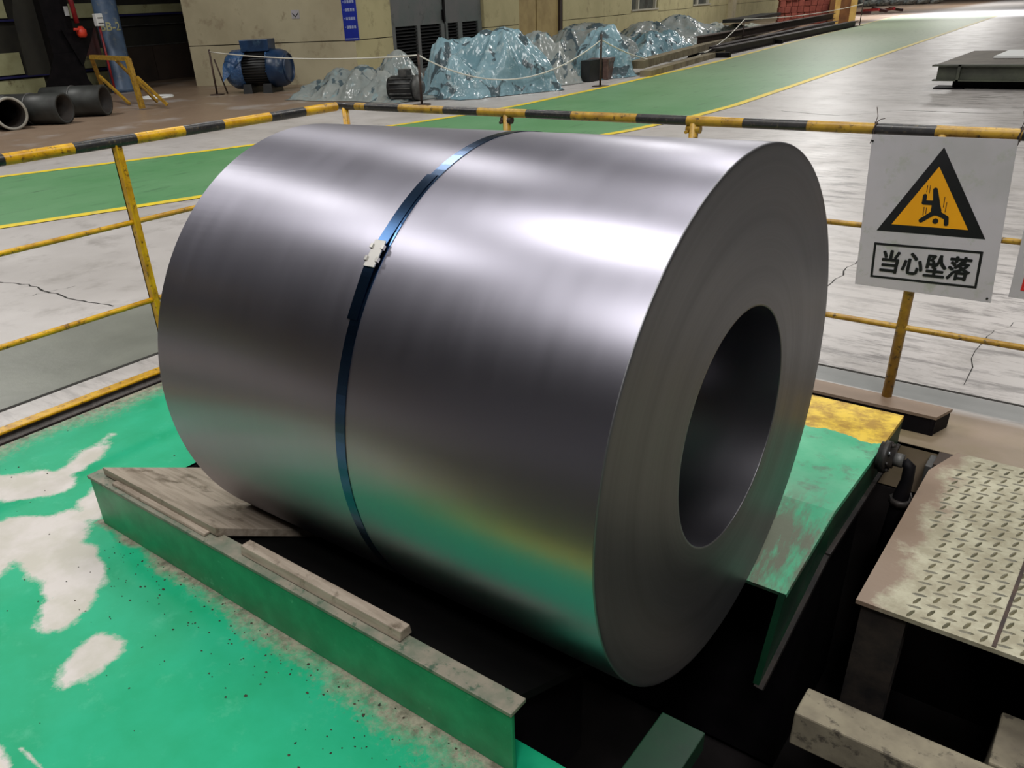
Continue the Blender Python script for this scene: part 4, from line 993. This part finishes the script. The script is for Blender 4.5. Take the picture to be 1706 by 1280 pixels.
T(722, 167, 800, 166, 1.0, [(757, 101, .5, .62), (780, 122, .5, .5)], 'tarp_blue', 'blue plastic sheet over a small front dome left of the tallest tent', 4.2, 0.05, 0.045)
T(765, 168, 943, 150, 2.2, [(832, 61, .9, 1.5), (738, 82, 1.5, .9), (775, 82, 1.4, .9), (870, 105, .8, .9), (905, 120, .6, .7)], 'tarp_blue', 'tallest blue plastic tent in the covered row', 5.1, 0.06)
T(880, 150, 975, 138, 1.6, [(897, 64, 1.1, 1.1), (936, 67, .8, 1.0), (955, 90, .5, .8)], 'tarp_grey', 'grey and blue sheet over two humps right of the tallest tent', 6.7)
T(1000, 134, 1064, 127, 1.3, [(1006, 58, .7, 0.95), (1020, 62, .7, .9), (1042, 88, .6, .6)], 'tarp_blue', 'blue plastic sheet over the brown wrapped carton', 7.7, 0.05, 0.05)
T(960, 118, 1075, 98, 2.6, [(986, 47, 1.3, 1.8), (1030, 45, 1.3, 1.8), (950, 56, 1.6, 1.2), (1054, 62, 1.0, 1.2)], 'tarp_grey', 'wide smooth grey sheet over the long hump behind the carton', 8.4, 0.03, 0.08)
T(1057, 104, 1164, 88, 1.6, [(1084, 60, .7, 1.2), (1146, 51, .8, 1.2), (1112, 60, .8, 1.0), (1152, 70, .5, .8)], 'tarp_blue', 'bright blue crumpled plastic sheet behind the timber stack', 9.2, 0.10, 0.07)
T(1075, 88, 1205, 70, 2.6, [(1078, 42, 1.2, 1.8), (1129, 34, 1.3, 1.9), (1164, 31, 1.2, 2.0), (1190, 50, .9, 1.5)], 'tarp_grey', 'dark grey sheet over the long hump near the windows', 10.6, 0.05, 0.09)
T(1180, 76, 1262, 56, 3.0, [(1200, 40, 1.6, 2.2), (1226, 34, 1.6, 2.2), (1250, 32, 1.5, 2.0)], 'tarp_pale', 'pale plastic sheet over a low heap before the dark mat', 11.9, 0.10, 0.1)
T(1255, 58, 1315, 42, 3.2, [(1280, 25, 1.4, 2.5), (1300, 33, 1.3, 1.8)], 'tarp_pale', 'farthest pale plastic sheet beside the red blocks', 12.9, 0.12, 0.12)
# solid cores that hold the sheets up are the goods and a dark gap filler at their openings
ct = thing('wrapped_carton', at(1003, 133), 'brown wrapped carton showing under the blue sheet', 'carton')
p = at(1003, 133); MB().box((p.x-0.34, p.y-0.05, 0.0), (p.x+0.10, p.y+0.45, 0.42), rz=0.2).build('carton_body', M['brown_wrap'], ct, bevel=0.02)
MB().box((p.x-0.355, p.y-0.065, 0.34), (p.x+0.115, p.y+0.465, 0.43), rz=0.2).build('carton_lid', M['brown_wrap'], ct, bevel=0.02)
p = at(978, 138); tag(MB().box((p.x-0.22, p.y+0.1, 0), (p.x+0.0, p.y+0.7, 0.42)).build('dark_gap_box', M['motor_black']), 'dark box standing in for the shaded gap left of the brown carton', 'crate')  # dark box added where the sheet's opening is only in shade
p = at(688, 170)
sm = thing('small_motor', p, 'small grey ribbed motor poking out of the plastic behind the rope post', 'motor')
axm = Vector((0.92, 0.40, 0)).normalized(); Cm = p+Vector((-0.15, 0.1, 0.24))
MB().lathe([(-0.4, 0), (-0.4, 0.19), (0.12, 0.19), (0.12, 0)], Cm, axm, 24).build('motor_body', M['motor_black'], sm)
for k in range(14):
    a = k*2*PI/14; rad_ = Vector((-axm.y*math.cos(a), axm.x*math.cos(a), math.sin(a)))*0.2
    MB().beam(Cm-axm*0.35+rad_, Cm+axm*0.08+rad_, 0.012, 0.04, up=rad_).build('cooling_fin', M['grey_casting'], sm)
MB().lathe([(0.12, 0), (0.12, 0.22), (0.2, 0.22), (0.24, 0.12), (0.28, 0.1), (0.28, 0)], Cm, axm, 24).build('end_shield', M['grey_casting'], sm)
MB().box((Cm.x-0.2, Cm.y-0.08, Cm.z+0.19), (Cm.x+0.0, Cm.y+0.1, Cm.z+0.32)).build('terminal_box', M['grey_casting'], sm, bevel=0.01)

# timber and steel beams beside the walkway
def bar(name, p, q, wd, ht, m, label, cat, z=0.0, ibeam=False, group=None):
    p = Vector((p.x, p.y, z+ht/2)); q = Vector((q.x, q.y, z+ht/2))
    b = MB()
    if ibeam:
        b.beam(p+Vector((0, 0, ht/2-0.01)), q+Vector((0, 0, ht/2-0.01)), wd, 0.02); b.beam(p-Vector((0, 0, ht/2-0.01)), q-Vector((0, 0, ht/2-0.01)), wd, 0.02); b.beam(p, q, 0.02, ht-0.02)
    else: b.beam(p, q, wd, ht)
    return tag(b.build(name, M[m]), label, cat, group)
nA_, fA_ = at(1058, 130), at(1284, 66)
bar('timber_beam', at(1060, 126), at(1330, 44), 0.30, 0.16, 'timber', 'long pale timber lying under the plastic sheets at the walkway', 'timber', 0.14)
bar('timber_beam', at(1075, 128), at(1200, 92), 0.25, 0.12, 'timber', 'short grey timber at the near end of the beam stack', 'timber')
bar('steel_beam', at(1190, 95), at(1424, 44), 0.26, 0.22, 'beam_steel', 'dark steel beam closest to the green walkway', 'steel beam', ibeam=True)
bar('steel_beam', at(1180, 92), at(1390, 44), 0.26, 0.22, 'beam_steel', 'dark steel beam on the floor, second from the green walkway', 'steel beam', ibeam=True)
bar('steel_beam', at(1160, 92), at(1385, 41), 0.26, 0.24, 'rust', 'rusty steel beam lying on top of the beam stack', 'steel beam', 0.24, ibeam=True)
for k, (px_, py_) in enumerate(((1200, 96), (1290, 73))):
    q = at(px_, py_); tag(MB().box((q.x-0.9, q.y-0.1, 0), (q.x+0.25, q.y+0.1, 0.12), rz=0.1).build('sleeper_block', M['black_steel']), ('near' if k == 0 else 'far')+' dark bearer sticking out under the steel beams', 'bearer')
# dark mat roll
tag(MB().beam(on(1222, 35, 37.5), on(1284, 24, 42.5), 0.9, 0.12).build('dark_board', M['motor_black']), 'dark board lying across the heap behind the pale plastic sheets', 'board')
# stack of red blocks
q0 = at(1302, 44); stp = (at(1385, 40)-q0); L_ = stp.length; tdir = stp.normalized(); nd = Vector((-tdir.y, tdir.x, 0)); ncol = 10; bw = 0.36
me0 = None; hts = [4, 4, 4, 4, 4, 4, 4, 4, 3, 3]
right = ROWS[0].copy(); right.z = 0; right.normalize()
vdir = Vector((q0.x, q0.y, 0)).normalized()
Qs = at(1291, 43); bw = 0.285
for i in range(9):
    for k in range(5 if i < 7 else 4):
        c_ = Qs+right*(0.2+i*(bw+0.015)+(0.04 if k % 2 else 0))+vdir*random.uniform(-0.05, 0.05)+Vector((0, 0, 0))
        if me0 is None:
            b = MB(); b.box((-bw/2, -bw/2, 0), (bw/2, bw/2, bw*0.92)); ob = b.build('red_block', M['brick'], bevel=0.02); me0 = ob
        else: ob = me0.copy(); col.objects.link(ob)
        ob.location = (c_.x, c_.y, k*(bw*0.93)); ob.rotation_euler = (0, 0, math.atan2(right.y, right.x)+random.uniform(-0.05, 0.05))
        tag(ob, 'cubic red block in the %s course of the stack before the yellow crate' % ('bottom', 'second', 'third', 'fourth', 'top')[k], 'block', 'red blocks stacked before the crate')
# crate
q = at(1398, 39.5); kc = thing('timber_crate', q, 'upright crate of yellow boards and brown panels behind the red blocks', 'crate')
def cbx(s0, s1, d0, d1, z0, z1, name, m):
    b = MB(); P = [q+right*s0+vdir*d0, q+right*s1+vdir*d0, q+right*s1+vdir*d1, q+right*s0+vdir*d1]
    b.add([p_+Vector((0, 0, z0)) for p_ in P]+[p_+Vector((0, 0, z1)) for p_ in P], [(0,3,2,1),(4,5,6,7),(0,1,5,4),(1,2,6,5),(2,3,7,6),(3,0,4,7)]); b.build(name, M[m], kc)
cbx(-0.55, 0.62, 0.05, 0.9, 0, 1.75, 'panel', 'crate_in')
cbx(-0.32, -0.06, 0.0, 0.08, 0, 1.8, 'upright_board', 'crate'); cbx(0.42, 0.72, 0.0, 0.08, 0, 1.8, 'upright_board', 'crate'); cbx(-0.06, 0.42, 0.0, 0.06, 1.25, 1.4, 'cross_board', 'crate')
# far: wire coils, red scaffold parts
for k in range(6):
    q = at(1447+k*22, 11-k*1.0); R_ = 0.85
    o = thing('wire_coil', (q.x, q.y, 0), 'grey wire coil standing in the far row beyond the walkway', 'wire coil', 'grey wire coils in the far row')
    MB().lathe([(-0.35, 0.45), (-0.4, R_*0.9), (-0.3, R_), (0.3, R_), (0.4, R_*0.9), (0.35, 0.45)], (q.x, q.y, R_), vdir*0.3+right, 24, closed=True).build('winding', M['tyre'], o)
for k in range(5):
    a, c_ = on(1424+k*14, 24-(k % 2)*2, 58+k), on(1450+k*13, 20+(k % 3)*2, 57+k*0.6)
    tag(MB().beam((a.x, a.y, 0.12+0.1*(k % 3)), (c_.x, c_.y, 0.15+0.12*(k % 2)), 0.12, 0.14).build('red_bar', M['red'] if k % 2 else M['dark_red']), 'red steel bar in the small pile beyond the far rope post', 'bar', 'red steel bars in the far pile')
# low steel platform on the right
pf = thing('steel_platform', (-1.5, 16.5, 0), 'low olive steel platform on I beams at the right edge of the hall', 'platform')
pa = at(1545, 149); zt_ = hz(1552, 107, pa.x, pa.y+0.2); zb_ = hz(1545, 135, pa.x, pa.y)
b = MB(); y0 = pa.y; x0 = pa.x
b.box((x0+0.04, y0, zb_), (x0+6, y0+0.16, zb_+0.02)); b.box((x0, y0, zt_-0.02), (x0+6, y0+0.2, zt_)); b.box((x0+0.08, y0+0.08, zb_), (x0+6, y0+0.10, zt_)); b.build('edge_beam', M['olive_beam'], pf)
b = MB(); b.box((x0+0.38, y0+0.0, zb_), (x0+0.42, y0+0.09, zt_)); b.box((x0+2.2, y0, zb_), (x0+2.24, y0+0.09, zt_)); b.build('stiffener', M['olive_beam'], pf)
b = MB()
b.add([(x0+0.02, y0+0.2, zt_-0.01), (x0+1.0, y0+0.2, zt_-0.01), (x0+0.5, y0+3.6, zt_-0.01), (x0+0.2, y0+3.6, zt_-0.01)], [(0, 1, 2, 3)]); 
b = MB(); b.box((x0+0.02, y0+0.2, zt_-0.03), (x0+6, y0+3.4, zt_-0.005)); b.build('deck', M['platform_top'], pf)
b = MB(); b.box((x0+0.3, y0+0.3, 0), (x0+5.5, y0+3.0, zb_)); b.build('base', M['black_steel'], pf)
b = MB(); b.box((x0+0.06, y0+0.1, 0), (x0+0.5, y0+0.5, 0.02)); b.build('foot_plate', M['black_steel'], pf)
qa = at(1655, 97, zt_)
tag(MB().box((qa.x, qa.y, zt_), (qa.x+2.0, qa.y+1.6, zt_+0.03)).build('white_sheet', M['white_bin']), 'bright white sheet lying on the steel platform', 'sheet')

# ---- rope posts and tape
def post(px_, py_, h_, label, lean=0.0, two=False):
    q = at(px_, py_); o = thing('rope_post', (q.x, q.y, 0), label, 'post')
    MB().tube([(q.x, q.y, 0.01), (q.x-lean, q.y, h_)], 0.022, 8).build('rod', M['rust'], o)
    MB().lathe([(0, 0), (0, 0.17), (0.012, 0.17), (0.02, 0.03), (0.02, 0)], (q.x, q.y, 0.0), (0, 0, 1), 16).build('base_disc', M['rust'], o)
    if two: MB().tube([q+right*0.25+Vector((0, 0, 0.01)), q+right*0.08+Vector((0, 0, h_*0.78))], 0.018, 8).build('brace_rod', M['rust'], o)
    return Vector((q.x-lean, q.y, h_))
def hpost(px_, py_, topy, topx=None):
    q = at(px_, py_); return hz(topx or px_, topy, q.x, q.y)
P1 = post(362, 158, hpost(362, 158, 82, 352), 'thin rusty rope post left of the large blue motor', two=True)
P2 = post(703, 175, hpost(703, 175, 90, 692), 'thin rusty rope post in front of the small motor')
P3 = post(1000, 144, hpost(1000, 144, 57), 'thin dark rope post by the brown carton')
P4 = post(1432, 43, hpost(1432, 43, 0), 'farthest thin rope post beyond the yellow crate')
def rope(a, b_, sag, label, nseg=24, wd=0.022, mid=None):
    P = []
    for i in range(nseg+1):
        t_ = i/nseg; p = a.lerp(b_, t_); p.z -= sag*4*t_*(1-t_); P.append((p.x, p.y, max(0.03, p.z)))
    return tag(MB().tube(P, wd*0.6, 6).build('barrier_tape', M['rope']), label, 'tape')
rope(P1-Vector((0, 0, 0.05)), P2-Vector((0, 0, 0.02)), 0.10, 'white tape stretched past the large blue motor')
rope(P2-Vector((0, 0, 0.02)), P3-Vector((0, 0, 0.1)), 0.55, 'white tape sagging in front of the tallest blue tent')
P3b = at(1236, 77); zb3 = hz(1240, 32, P3b.x, P3b.y)
PB = Vector((P3b.x, P3b.y, zb3))
rope(P3-Vector((0, 0, 0.1)), PB, 0.75, 'white tape sagging over the timber beams')
rope(PB, P4-Vector((0, 0, 0.15)), 0.12, 'white tape running past the red blocks to the farthest post')
P5 = post(1236, 77, zb3, 'thin rope post at the pale plastic sheet beside the steel beams')

# clean helper properties
for o in bpy.data.objects:
    if '_w' in o.keys(): del o['_w']
